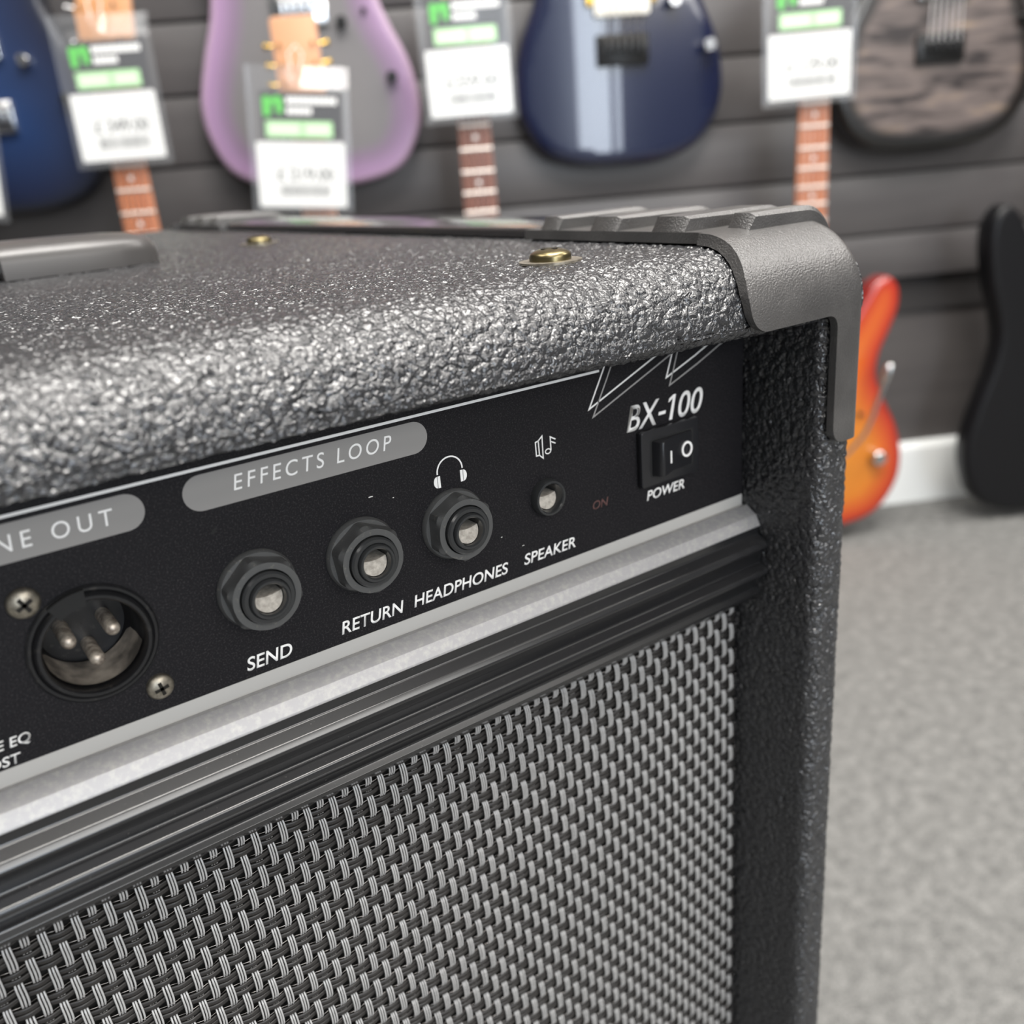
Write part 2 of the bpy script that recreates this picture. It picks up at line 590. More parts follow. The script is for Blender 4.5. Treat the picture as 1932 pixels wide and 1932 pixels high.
mb = MB()
mb.box(XL + 1, XR - 1, YF, YB, ZBOT, ZBOT + 18)
mb.build('bottom_panel', M['tolex'], AMP, bevel=4, seg=3, offs=OF)
mb = MB()
mb.box(XL + 15, XR - 15, YB - 16, YB - 1, ZBOT + 18, ZT - 20)
mb.build('back_panel', M['tolex'], AMP, bevel=1, offs=OF)
for (x, y) in ((XL + 40, 10), (XR - 40, 10), (XL + 40, YB - 40), (XR - 40, YB - 40)):
    mb = MB()
    v = [(17, -561), (19, -581)]
    n = 24
    mb.v = [(x + r * math.cos(2 * PI * i / n), y + r * math.sin(2 * PI * i / n), zz) for r, zz in ((19, -560.5), (16, -581)) for i in range(n)]
    mb.f = [tuple(range(n)), tuple(range(2 * n - 1, n - 1, -1))] + [(i, (i + 1) % n, (i + 1) % n + n, i + n) for i in range(n)]
    mb.m = [0] * len(mb.f)
    mb.build('rubber_foot', M['handle'], AMP, offs=OF)

def boolean(o, cut, op='DIFFERENCE'):
    md = o.modifiers.new('b', 'BOOLEAN')
    md.object = cut
    md.operation = op
    md.solver = 'EXACT'
    dg = bpy.context.evaluated_depsgraph_get()
    dg.update()
    me = bpy.data.meshes.new_from_object(o.evaluated_get(dg))
    old = o.data
    o.modifiers.clear()
    o.data = me
    bpy.data.meshes.remove(old)
    bpy.data.objects.remove(cut)

# control panel plate with holes simply covered by the sockets
mb = MB()
mb.box(-450, -0.2, 0, 2, -4.2, 56)
CP = mb.build('control_panel', M['panel'], AMP, smooth=False, offs=OF)
def drill(o, holes):
    for hx, hz, hr in holes:
        c = MB()
        c.lathe([(hr, -6), (hr, 6)], hx, hz, 48, cap0=True, cap1=True)
        co_ = c.build('cut', M['panel'], None, smooth=False, offs=OF)
        boolean(o, co_)
mb = MB()
mb.box(-450, -0.3, -0.15, 0.0, -3.8, 0.2)
mb.build('panel_border', M['border'], CP, smooth=False, offs=OF)
mb = MB()
ribbon(mb, [(-450, 48.3), (-54.5, 48.3)], 0.62)
mb.build('panel_line', M['white'], CP, smooth=False, offs=OF)

def band(x0, x1, z0, z1):
    r = (z1 - z0) / 2
    zc = (z0 + z1) / 2
    pts = [(x1 - r + r * math.sin(a), zc - r * math.cos(a)) for a in np.linspace(0, PI, 18)]
    pts += [(x0 + r - r * math.sin(a), zc + r * math.cos(a)) for a in np.linspace(0, PI, 18)]
    mb = MB()
    mb.prism(pts, -0.06, 0)
    return mb.build('label_band', M['grey'], CP, smooth=False, offs=OF)
band(-162.4, -106.4, 39.6, 47.1)
band(-243.0, -169.8, 39.6, 47.0)
def put(txt, x0, x1, zb, cap, mt='white', y=0.0, **kw):
    return lettering(txt, x0, x1, zb, cap, M[mt], CP, y=y, offs=OF, label='printed lettering reading ' + txt, **kw)
put('SEND', -156.8, -145.9, 1.95, 3.05)
put('RETURN', -134.2, -117.8, 2.35, 3.05)
put('HEADPHONES', -115.1, -87.2, 2.45, 3.0)
put('SPEAKER', -82.4, -64.8, 2.9, 2.9)
put('ON', -59.0, -53.3, 11.4, 2.3, 'red')
put('POWER', -39.2, -24.0, 8.6, 2.8)
bx = put('BX', -45.7, -33.5, 29.9, 6.9, shear=0.24, bold=0.008)
b2 = put('00', -27.2, -16.2, 29.9, 6.9, shear=0.24, bold=0.008)
mb = MB()
mb.prism([(-34.1, 32.1), (-31.5, 32.1), (-31.3, 33.0), (-33.9, 33.0)], -0.08, 0)
mb.prism([(-30.15, 29.9), (-29.0, 29.9), (-27.35, 36.8), (-28.3, 36.8)], -0.08, 0)
mb.prism([(-28.3, 36.8), (-28.5, 35.9), (-30.2, 34.9), (-30.0, 35.9)], -0.08, 0)
b3 = mb.build('lettering', M['white'], CP, smooth=False, offs=OF)
bm = bmesh.new()
for q in (bx, b2, b3):
    bm.from_mesh(q.data)
bm.to_mesh(bx.data)
bm.free()
bx['label'] = 'printed lettering reading BX-100'
bpy.data.objects.remove(b2)
bpy.data.objects.remove(b3)
put('EFFECTS LOOP', -152.2, -115.4, 42.15, 3.25, y=-0.06, bold=0.0, spacing=1.35)
put('LINE OUT', -201.2, -175.6, 41.75, 3.15, y=-0.06, bold=0.0, spacing=1.45, shear=0.08)
put('PRE EQ', -208.6, -199.0, 4.3, 2.0)
put('POST', -209.2, -201.6, 0.75, 2.0)

# lightning emblem: two offset zigzag outlines running up under the lip
for dx, dz, mt, w in ((1.2, -2.35, 'dim', 0.36), (0, 0, 'white', 0.4)):
    mb = MB()
    ribbon(mb, [(-49.6 + dx, 55 + dz), (-53.1 + dx, 48.4 + dz), (-58.4 + dx, 39.0 + dz), (-36.9 + dx, 47.7 + dz), (-24.5 + dx, 52.8 + dz)], w)
    ribbon(mb, [(-27.2 + dx, 52.5 + dz), (-29.1 + dx, 46.8 + dz), (-30.9 + dx, 42.0 + dz), (-19.9 + dx, 46.1 + dz), (-6.0 + dx, 52.0 + dz)], w)
    mb.build('lightning_emblem', M[mt], CP, smooth=False, offs=OF)

# a chip in the paint and a few specks of lint
mb = MB()
mb.prism(rounded([(-158.6, 34.5), (-157.9, 34.2), (-157.1, 35.2), (-157.0, 35.7), (-157.9, 35.3)], 0.2, 3), -0.03, 0)
mb.build('paint_chip', M['black'], CP, smooth=False, offs=OF)
for lx, lz, ll, lr in ((-123.0, 32.6, 1.0, 0.13), (-117.1, 30.9, 0.25, 0.13), (-88.8, 12.6, 0.3, 0.12), (-82.6, 8.4, 0.6, 0.08)):
    mb = MB()
    mb.tube([(lx, -0.12, lz), (lx + ll * 0.5, -0.2, lz + 0.08), (lx + ll, -0.12, lz + 0.02)], lr, 6)
    mb.build('lint', M['card_'], CP, offs=OF)
# headphone symbol
mb = MB()
cx, cz, rr = -101.45, 33.4, 3.45
ribbon(mb, [(cx + rr * math.cos(a), cz + rr * math.sin(a)) for a in np.linspace(PI + 0.05, -0.05, 25)], 0.36)
for s, x in ((-1, -105.0), (1, -97.95)):
    mb.prism([(x - s * 0.05, 29.95), (x - s * 0.75, 29.95), (x - s * 0.75, 32.8), (x - s * 0.05, 32.8)], -0.08, 0)
    mb.prism([(x + s * 0.1, 30.0)] + [(x + s * (0.1 + 0.95 * math.sin(a)), 31.4 - 1.4 * math.cos(a)) for a in np.linspace(0.1, PI - 0.1, 10)] + [(x + s * 0.1, 32.8)], -0.08, 0)
mb.build('headphone_symbol', M['white'], CP, smooth=False, offs=OF)
# loudspeaker and note symbol
mb = MB()
ribbon(mb, [(-76.15, 34.3), (-75.25, 34.5), (-74.0, 35.5), (-74.05, 29.75), (-75.15, 30.75), (-76.1, 30.75)], 0.3, closed=True)
ribbon(mb, [(-75.25, 34.5), (-75.15, 30.75)], 0.3)
ribbon(mb, [(-72.4 + 0.85 * math.cos(a), 31.15 + 0.62 * math.sin(a)) for a in np.linspace(0, 2 * PI, 16, endpoint=False)], 0.26, closed=True)
ribbon(mb, [(-71.45, 31.2), (-71.45, 34.7), (-69.85, 33.75)], 0.3)
ribbon(mb, [(-71.4, 33.5), (-69.9, 32.7)], 0.3)
mb.build('speaker_symbol', M['white'], CP, smooth=False, offs=OF)

drill(CP, [(-151.3, 20.0, 4.5), (-126.6, 20.1, 4.5), (-102.0, 20.3, 4.5), (-74.0, 19.5, 4.0), (-184.4, 19.5, 9.6)])
# quarter-inch jack sockets
def dust_fill(cx, cz, r, y0, parent):
    n = 16
    pts = [(cx + r * math.cos(a), cz + r * math.sin(a)) for a in np.linspace(-PI - 0.12, 0.16, n * 2)]
    pts += [(cx + r * (1 - 2 * t) * 0.97, cz + 0.5 - 0.45 * math.sin(PI * t)) for t in np.linspace(0.08, 0.92, 8)]
    d = MB()
    k = len(pts)
    d.add([(x, y0 + max(0.0, (z - cz + r) * 0.32), z) for x, z in pts] + [(x, 9.0, z) for x, z in pts],
          [tuple(range(k)), tuple(range(2 * k - 1, k - 1, -1))] + [(i, i + k, (i + 1) % k + k, (i + 1) % k) for i in range(k)])
    o = d.build('socket_dust', M['dust'], parent, offs=OF, auto=40)
    o['label'] = 'beige dust lying inside the socket'
def jack(cx, cz, turn):
    j = MB()
    j.lathe([(4.5, 0.0), (8.7, 0.0), (8.75, -0.6), (8.3, -1.5), (5.0, -1.6)], cx, cz, 64, 0)
    jo = j.build('jack_socket', M['jack'], AMP, offs=OF, auto=40)
    h = MB()
    n = 6
    rings = []
    rings_def = [(8.45, -1.4, 1), (8.45, -4.9, 1), (7.4, -6.0, 0.25), (6.0, -6.05, 0)]
    N = 72
    v, f = [], []
    for rad, y, hexed in rings_def:
        for i in range(N):
            a = 2 * PI * i / N
            loc = (a + turn) % (PI / 3) - PI / 6
            rh = 7.35 / math.cos(loc)
            r_ = min(rh, 8.2) if hexed == 1 else (min(rh, rad) if hexed else rad)
            v.append((cx + r_ * math.cos(a), y, cz + r_ * math.sin(a)))
    for k in range(len(rings_def) - 1):
        for i in range(N):
            f.append((k * N + i, k * N + (i + 1) % N, (k + 1) * N + (i + 1) % N, (k + 1) * N + i))
    h.add(v, f)
    h.build('hex_nut', M['jack'], jo, offs=OF, auto=25)
    b = MB()
    b.lathe([(5.75, -5.0), (5.75, -6.9), (5.35, -7.3), (4.6, -7.3), (4.35, -7.0), (4.35, -7.9), (4.1, -8.2), (3.65, -8.2), (3.35, -7.8)], cx, cz, 56)
    b.build('barrel', M['jackring'], jo, offs=OF, auto=40)
    d = MB()
    d.lathe([(3.35, -7.8), (3.3, -5.5), (3.3, 11.0), (0.05, 11.1)], cx, cz, 40)
    d.build('socket_bore', M['jackring'], jo, offs=OF, auto=40)
    dust_fill(cx, cz, 3.2, -6.8, jo)
    return jo
jack(-151.3, 20.0, 0.30)
jack(-126.6, 20.1, 0.42)
jack(-102.0, 20.3, 0.55)
# small speaker socket
j = MB()
j.lathe([(4.9, 0.0), (4.9, -1.6), (4.5, -2.4), (4.0, -2.5), (3.75, -2.2)], -74.0, 19.5, 56)
so = j.build('speaker_socket', M['jackring'], AMP, offs=OF, auto=40)
d = MB()
d.lathe([(3.75, -2.2), (3.3, -1.0), (3.2, 9.0), (0.05, 9.1)], -74.0, 19.5, 40)
d.build('socket_bore', M['jackring'], so, offs=OF)
dust_fill(-74.0, 19.5, 3.15, -0.9, so)

# XLR socket
XC, XZ = -184.4, 19.5
x = MB()
x.lathe([(12.1, 0.0), (12.1, -0.5), (11.7, -0.9), (11.2, -0.9), (10.9, -0.6), (10.7, -1.5), (10.3, -1.9), (9.7, -1.9), (9.35, -1.4), (9.3, -0.05), (9.2, 5.0)], XC, XZ, 80)
XO = x.build('xlr_socket', M['xlr'], AMP, offs=OF, auto=40)
x = MB()
x.lathe([(9.2, 3.0), (9.0, 9.0), (8.2, 11.0), (0.05, 11.2)], XC, XZ, 64)
x.build('socket_cup', M['xlr'], XO, offs=OF, auto=40)
x = MB()
na, nyy = 30, 8
for i in range(na):
    a = math.radians(198 + 144 * i / (na - 1))
    k = math.sin(PI * i / (na - 1)) ** 0.5
    for j in range(nyy):
        y = 0.6 + 9.4 * j / (nyy - 1)
        r = 9.1 - 0.25 * k - 1.0 * k * (j / (nyy - 1)) ** 3
        x.v.append((XC + r * math.cos(a), y, XZ + r * math.sin(a)))
for i in range(na - 1):
    for j in range(nyy - 1):
        x.f.append((i * nyy + j, i * nyy + j + 1, (i + 1) * nyy + j + 1, (i + 1) * nyy + j))
        x.m.append(0)
x.build('socket_dust', M['xlrcup'], XO, offs=OF, auto=None)['label'] = 'brown dust lying in the bottom of the socket'
x = MB()
pts = [(XC + r * math.cos(a), XZ + r * math.sin(a)) for r, aa in ((11.9, np.linspace(1.55, 2.15, 8)), (8.6, np.linspace(2.15, 1.55, 8))) for a in aa]
x.prism(pts, -2.1, 3)
x.build('latch_notch', M['black'], XO, smooth=False, offs=OF)
for px_, pz_ in ((-188.4, 20.2), (-180.2, 20.2), (-184.2, 15.0)):
    x = MB()
    x.lathe([(1.45, 11.2), (1.45, 2.6), (1.25, 1.9), (0.75, 1.5), (0.05, 1.4)], px_, pz_, 20)
    x.build('pin', M['pin'], XO, offs=OF, auto=50)

def screw_head(name, cx, cz, r, hgt, turn, mt, parent, y0=0.0):
    s = MB()
    s.lathe([(r, y0)] + [(r * math.cos(a), y0 - 0.25 * hgt - 0.75 * hgt * math.sin(a)) for a in np.linspace(0.0, PI / 2 - 0.03, 9)], cx, cz, 36, 0, cap1=True)
    so = s.build(name, M[mt], parent, offs=OF, auto=50)
    c = MB()
    for k in range(2):
        a = turn + k * PI / 2
        u, w = Vector((math.cos(a), math.sin(a))), Vector((-math.sin(a), math.cos(a)))
        L, W = r * 0.52, r * 0.13
        c.prism([tuple(Vector((cx, cz)) + u * p + w * q) for p, q in ((-L, -W), (L, -W), (L, W), (-L, W))], y0 - hgt * 1.01, y0 - hgt * 0.6)
    c.build('cross_recess', M['slot'], so, smooth=False, offs=OF)
    return so
screw_head('screw', -194.2, 31.6, 3.0, 1.9, 0.5, 'screw', AMP)
screw_head('screw', -174.7, 5.9, 2.75, 1.8, 0.2, 'screw', AMP)

# rocker switch
s = MB()
s.prism(rounded([(-42.5, 13.2), (-20.5, 13.2), (-20.5, 29.3), (-42.5, 29.3)], 1.0), -2.0, 0)
SW = s.build('power_switch', M['switch'], AMP, offs=OF, bevel=0.5)
s = MB()
s.prism(rounded([(-39.3, 15.9), (-23.0, 15.9), (-23.0, 26.6), (-39.3, 26.6)], 0.6), -2.05, -1.9)
s.build('switch_well', M['black'], SW, smooth=False, offs=OF)
s = MB()
pro = [(-39.0, -1.2), (-38.0, -4.8), (-37.2, -5.4), (-31.4, -3.0), (-24.2, -2.6), (-23.4, -2.2), (-23.4, -1.2)]
v = [(px_, py_, zz) for zz in (16.2, 26.2) for px_, py_ in pro]
n = len(pro)
s.add(v, [tuple(range(n)), tuple(range(2 * n - 1, n - 1, -1))] + [(i, (i + 1) % n, (i + 1) % n + n, i + n) for i in range(n)])
RK = s.build('rocker', M['switch'], SW, offs=OF, bevel=0.45)
s = MB()
s.prism([(-33.7, 19.1), (-33.2, 19.1), (-33.2, 22.6), (-33.7, 22.6)], -4.1, -3.4)
s.build('on_mark', M['white'], RK, smooth=False, offs=OF)
s = MB()
ribbon(s, [(-26.35 + 1.75 * math.cos(a), 21.3 + 1.95 * math.sin(a)) for a in np.linspace(0, 2 * PI, 28, endpoint=False)], 0.62, y=-2.85, thick=0.3, closed=True)
s.build('off_mark', M['white'], RK, smooth=False, offs=OF)

# extruded trims under the panel
def extrude_x(name, pr, x0, x1, mt, parent, auto=30):
    n = len(pr)
    mb = MB()
    mb.add([(x, y, z) for x in (x0, x1) for y, z in pr], [tuple(range(n)), tuple(range(2 * n - 1, n - 1, -1))] + [(i, (i + 1) % n, (i + 1) % n + n, i + n) for i in range(n)])
    return mb.build(name, mt, parent, offs=OF, auto=auto)
sil = rounded([(1, -3.4), (-0.6, -3.2), (-2.0, -2.9), (-5.7, -5.1), (-7.1, -7.8), (-7.3, -8.4), (1, -8.4)], [0, 0.2, 0.3, 0.35, 0.3, 0.2, 0], 4)
extrude_x('silver_trim', sil, -450, -0.2, M['silver'], AMP)
rib = [(1, -8.3), (-6.7, -8.3), (-6.7, -10.9), (-9.6, -12.6), (-10.5, -14.2), (-8.1, -17.6), (-7.4, -20.2), (-10.6, -21.4), (-10.9, -22.8), (-7.8, -26.0), (-6.6, -28.6), (-7.9, -29.9), (-7.6, -31.0), (-3.0, -35.0), (1, -35.5)]
extrude_x('ribbed_trim', rounded(rib, [0, 0, 0.8, 1.2, 0.9, 0.9, 0.8, 0.9, 0.8, 0.9, 0.8, 0.3, 0.5, 0.5, 0], 5), -450, -0.2, M['rib'], AMP, auto=50)

# grille: baffle and woven cloth
mb = MB()
mb.box(-450, -0.3, 4.0, 16.0, ZBOT + 18, -5)
mb.build('baffle_board', M['black'], AMP, smooth=False, offs=OF)

def weave():
    px_, pz_ = 3.245, 4.65
    X0, Z0 = -181.65, -42.1
    i0, i1 = math.floor((-449 - X0) / px_), math.floor((-1.0 - X0) / px_)
    j0, j1 = -2, int((Z0 - (ZBOT + 22)) / pz_)
    fine_j = int((Z0 + 270) / pz_)
    vs, fs, ms = [], [], []
    off = 0
    def sweep(path, rad, sides, mi, flat=None):
        """path (n,3), section circle (or flat ellipse) in the plane across the run"""
        nonlocal off
        n = len(path)
        t = np.gradient(path, axis=0)
        t /= np.linalg.norm(t, axis=1)[:, None]
        if flat is None:
            u = np.tile(np.array([1.0, 0, 0]), (n, 1))
        else:
            u = np.tile(np.array([0, 0, 1.0]), (n, 1))
        w = np.cross(t, u)
        w /= np.linalg.norm(w, axis=1)[:, None]
        a = np.linspace(0, 2 * PI, sides, endpoint=False)
        ru, rw = (rad, rad) if flat is None else flat
        ring = path[:, None, :] + u[:, None, :] * (ru * np.cos(a))[None, :, None] + w[:, None, :] * (rw * np.sin(a))[None, :, None]
        vs.append(ring.reshape(-1, 3))
        i, j = np.meshgrid(np.arange(n - 1), np.arange(sides), indexing='ij')
        q = np.stack([i * sides + j, i * sides + (j + 1) % sides, (i + 1) * sides + (j + 1) % sides, (i + 1) * sides + j], -1).reshape(-1, 4)
        fs.append(q + off)
        ms.append(np.full(len(q), mi))
        off += n * sides
    for i in range(i0, i1 + 1):
        xc = X0 + i * px_ + rng.normal(0, 0.05)
        near = xc > -245
        jm = fine_j if near else j1
        zt = -36.0
        def path(dx, za, zb, per):
            n = max(4, int((za - zb) / pz_ * per))
            z = np.linspace(za, zb, n)
            ph = (Z0 - z) / pz_ + i
            c = np.cos(PI * ph)
            c = np.clip(c + 0.16, -1, 1)
            sh = np.sign(c) * np.abs(c) ** 0.38
            y = 1.5 - 0.38 * sh
            lean = 0.10 * np.sin(PI * ph + 0.8)
            spread = 1.0 - 0.10 * (1 - sh) / 2
            return np.stack([xc + dx * spread + lean, y, z], 1)
        if near:
            for dx in (-0.64, 0.0, 0.64):
                ddx = dx + rng.normal(0, 0.03)
                sweep(path(ddx, zt, -262, 10), 0.24, 6, 0)
                sweep(path(ddx, -262, ZBOT + 22, 3), 0.25, 4, 0)
        else:
            sweep(path(0, zt, ZBOT + 22, 4), 0.62, 4, 0, None)
    for j in range(-2, j1 + 1):
        zc = Z0 - j * pz_
        if zc > -36.5:
            continue
        for (xa, xb, per, sides) in ((-449, -245, 2, 4), (-245, -0.6, 5, 6)):
            if zc < -265:
                per, sides = 2, 4
            n = int((xb - xa) / px_ * per)
            xx = np.linspace(xa, xb, n)
            ph = (xx - X0) / px_ + j
            y = 1.75 + 0.30 * np.cos(PI * ph)
            for k, dz in enumerate((-0.78, 0.78) if sides == 6 else (0.0,)):
                zz = zc + dz + 0.10 * np.sin(PI * ph * 0.5 + k * 2)
                sweep(np.stack([xx, y, zz], 1), 0, sides, 1, (0.74 if sides == 6 else 1.5, 0.24))
        if zc > -265:
            xx = np.linspace(-245, -0.6, int(244 / px_ * 2))
            y = 1.45 + 0.3 * np.cos(PI * ((xx - X0) / px_ + j))
            sweep(np.stack([xx, y, np.full_like(xx, zc + 2.3) + rng.normal(0, 0.06, len(xx))], 1), 0.085, 4, 2)
    return np.concatenate(vs), np.concatenate(fs), np.concatenate(ms)
gv, gf, gm = weave()
mesh_obj('grille_cloth', gv, gf, [M['warp'], M['weft'], M['filament']], AMP, True, MM, OF, gm)

# corner protectors
def rounded_box(x0, x1, y0, y1, z0, z1, rx, ry, rz, sx, sy, sz):
    """box whose right, front and top edges are rounded"""
    bm = bmesh.new()
    def ax(a, b, n):
        return np.linspace(a, b, n)
    X, Y, Z = ax(x0, x1, sx), ax(y0, y1, sy), ax(z0, z1, sz)
    idx = {}
    def vert(p):
        key = tuple(round(c, 4) for c in p)
        if key not in idx:
            q = np.array([min(p[0], x1 - rx), max(p[1], y0 + ry), min(p[2], z1 - rz)])
            d = (np.array(p) - q) / np.array([rx, ry, rz])
            L = np.linalg.norm(d)
            pp = np.array(p, float)
            if L > 1e-9:
                mx = np.abs(d).max()
                pp = q + d / L * mx * np.array([rx, ry, rz])
            idx[key] = bm.verts.new(pp)
        return idx[key]
    def face(f):
        bm.faces.new(f)
    for A, B, C_, fixed, val in ((0, 1, 2, 2, z0), (0, 1, 2, 2, z1), (0, 2, 1, 1, y0), (0, 2, 1, 1, y1), (1, 2, 0, 0, x0), (1, 2, 0, 0, x1)):
        U, W = (X, Y, Z)[A], (X, Y, Z)[B]
        for i in range(len(U) - 1):
            for j in range(len(W) - 1):
                vs = []
                for ii, jj in ((i, j), (i + 1, j), (i + 1, j + 1), (i, j + 1)):
                    p = [0, 0, 0]
                    p[A], p[B], p[fixed] = U[ii], W[jj], val
                    vs.append(vert(p))
                if len(set(vs)) == 4:
                    face(vs)
    bmesh.ops.recalc_face_normals(bm, faces=bm.faces)
    me = bpy.data.meshes.new('rb')
    bm.to_mesh(me)
    bm.free()
    o = bpy.data.objects.new('rb', me)
    COL.objects.link(o)
    return o

def cutter(pts, axis, a, b):
    mb = MB()
    mb.prism(pts, a, b)
    if axis == 'x':
        mb.v = [(y, x, z) for x, y, z in mb.v]
    elif axis == 'z':
        mb.v = [(x, z, y) for x, y, z in mb.v]
    o = mb.build('cut', M['corner'], None, smooth=False)
    for v in o.data.vertices:
        v.co /= MM
    return o

def protector_mesh():
    o = rounded_box(-34, 18.2, -30.6, 67, 18, 79.4, 9, 20.5, 20.5, 40, 60, 44)
    inner = rounded_box(-80, 15.4, -28.4, 120, -20, 76.6, 6.5, 18.3, 18.3, 30, 40, 30)
    boolean(o, inner)
    # outline seen from the front: S-shaped flap and a leg down the front edge
    pts = rounded([(-60, 56.6), (-60, -10), (60, -10), (60, 21.3), (0.9, 21.3), (0.9, 56.6)], [0, 0, 0, 0, 5.5, 4.0], 8)
    boolean(o, cutter(pts, 'y', -60, -4))
    # rounded lower left corner of the flap
    pts = [(-33.0, 50), (-26, 50), (-26, 56.62)] + [(-26 - 6.2 * math.sin(a), 62.8 - 6.2 * math.cos(a)) for a in np.linspace(0.02, PI / 2, 10)] + [(-32.3, 66), (-31.2, 70), (-29.4, 74), (-28.0, 77), (-27.0, 82), (-60, 82), (-60, 50)]
    boolean(o, cutter(pts, 'y', -60, -8.2))
    pts = rounded([(-60, 90), (-60, -20), (-25.8, -20), (-25.8, 90)], 0)
    boolean(o, cutter([(x, y) for x, y in pts], 'z', 60, 100) if False else cutter([(-60, 60), (-25.8, 60), (-25.8, 100), (-60, 100)], 'y', -9, 90))
    # outline seen from the side
    pts = rounded([(-8, 56.6), (90, 56.6), (90, -10), (-8, -10)], [5, 0, 0, 0], 8)
    boolean(o, cutter(pts, 'x', -20, 60))
    me = o.data
    bm = bmesh.new()
    bm.from_mesh(me)
    # raised ribs across the top that fold over the side
    def ridge(y0, y1, x0, zt=83.2):
        top = [(x0, 78.9), (x0 + 1.6, zt), (8.0, zt)]
        for a in np.linspace(0.15, PI / 2, 9):
            top.append((8.0 + 12.2 * math.sin(a), zt - 13 + 13 * math.cos(a)))
        top += [(20.0, 64), (18.0, 60), (16.2, 60), (16.2, 70), (12, 77), (8, 78.6)]
        n = len(top)
        vs = []
        for y, s in ((y0, 1.0), (y0 + 1.2, 0.0), (y1 - 1.2, 0.0), (y1, 1.0)):
            ring = []
            for k, (x, z) in enumerate(top):
                c = Vector((x, z))
                if s and 0 < k < n - 5:
                    c = c + (Vector((2, 66)) - c).normalized() * 1.3
                ring.append(bm.verts.new((c.x, y, c.y)))
            vs.append(ring)
        fc = [bm.faces.new(vs[0]), bm.faces.new(vs[-1][::-1])]
        for r0, r1 in zip(vs, vs[1:]):
            for k in range(n):
                fc.append(bm.faces.new((r0[k], r1[k], r1[(k + 1) % n], r0[(k + 1) % n])))
        bmesh.ops.recalc_face_normals(bm, faces=fc)
    ridge(50.5, 59.0, -25.8)
    ridge(24.0, 35.5, -25.8)
    ridge(-2.0, 10.0, -25.8)
    ridge(-14.5, -7.0, -15.0, 83.0)
    for f in bm.faces:
        f.smooth = True
    for v in bm.verts:
        v.co *= MM
    bm.to_mesh(me)
    bm.free()
    me.set_sharp_from_angle(angle=math.radians(38))
    bpy.data.objects.remove(o)
    me.name = 'corner_protector'
    me.materials.clear()
    me.materials.append(M['corner'])
    return me
pm = protector_mesh()
xm, ym = (XL + XR) / 2 * MM, (YF + YB) / 2 * MM
for sx, sy in ((1, 1), (1, -1), (-1, 1), (-1, -1)):
    o = link(bpy.data.objects.new('corner_protector', pm), AMP)
    o.scale = (sx, sy, 1)
    o.location = ((2 * xm if sx < 0 else 0), (2 * ym if sy < 0 else 0), ZO)

# edge trims between the corner protectors
def edge_trim(s):
    pr = rounded([(-22, 76.2), (-22, 79.4), (-8, 80.6), (10, 80.4), (17, 76), (17, 58), (15.3, 58), (15.3, 75), (8, 76.2)], [0.8, 1.5, 2, 4, 4, 0.8, 0, 0, 0], 4)
    mb = MB()
    mb.prism(pr, 66, YB - 96)
    o = mb.build('edge_trim', M['edge'], AMP, offs=OF, auto=50)
    if s < 0:
        o.scale = (-1, 1, 1)
        o.location = (2 * xm, 0, 0)
edge_trim(1)
edge_trim(-1)

# screws on the top with thin washers (turned upright)
def top_screw(x, y, r=5.2):
    n = 40
    def lath(prof):
        mb = MB()
        for rr, zz in prof:
            mb.v += [(x + rr * math.cos(2 * PI * i / n), y + rr * math.sin(2 * PI * i / n), zz) for i in range(n)]
        for j in range(len(prof) - 1):
            mb.f += [(j * n + i, j * n + (i + 1) % n, (j + 1) * n + (i + 1) % n, (j + 1) * n + i) for i in range(n)]
        mb.f.append(tuple(range((len(prof) - 1) * n, len(prof) * n)))
        mb.m = [0] * len(mb.f)
        return mb
    s = lath([(r, 76.5), (r, 77.6)] + [(r * math.cos(a), 77.6 + 1.9 * math.sin(a)) for a in np.linspace(0.25, PI / 2 - 0.05, 8)]).build('top_screw', M['brass'], AMP, offs=OF, auto=50)
    lath([(r + 2.6, 76.0), (r + 2.6, 76.55), (r * 0.5, 76.6)]).build('washer', M['screw'], s, offs=OF, auto=50)
    c = MB()
    c.box(x - 2.4, x + 2.4, y - 0.55, y + 0.55, 78.6, 79.45)
    c.box(x - 0.55, x + 0.55, y - 2.4, y + 2.4, 78.6, 79.45)
    c.build('cross_recess', M['slot'], s, smooth=False, offs=OF)
for x, y in ((-62.5, 7.0), (-60.0, 206.0), (-390, 7.0), (-390, 206)):
    top_screw(x, y)

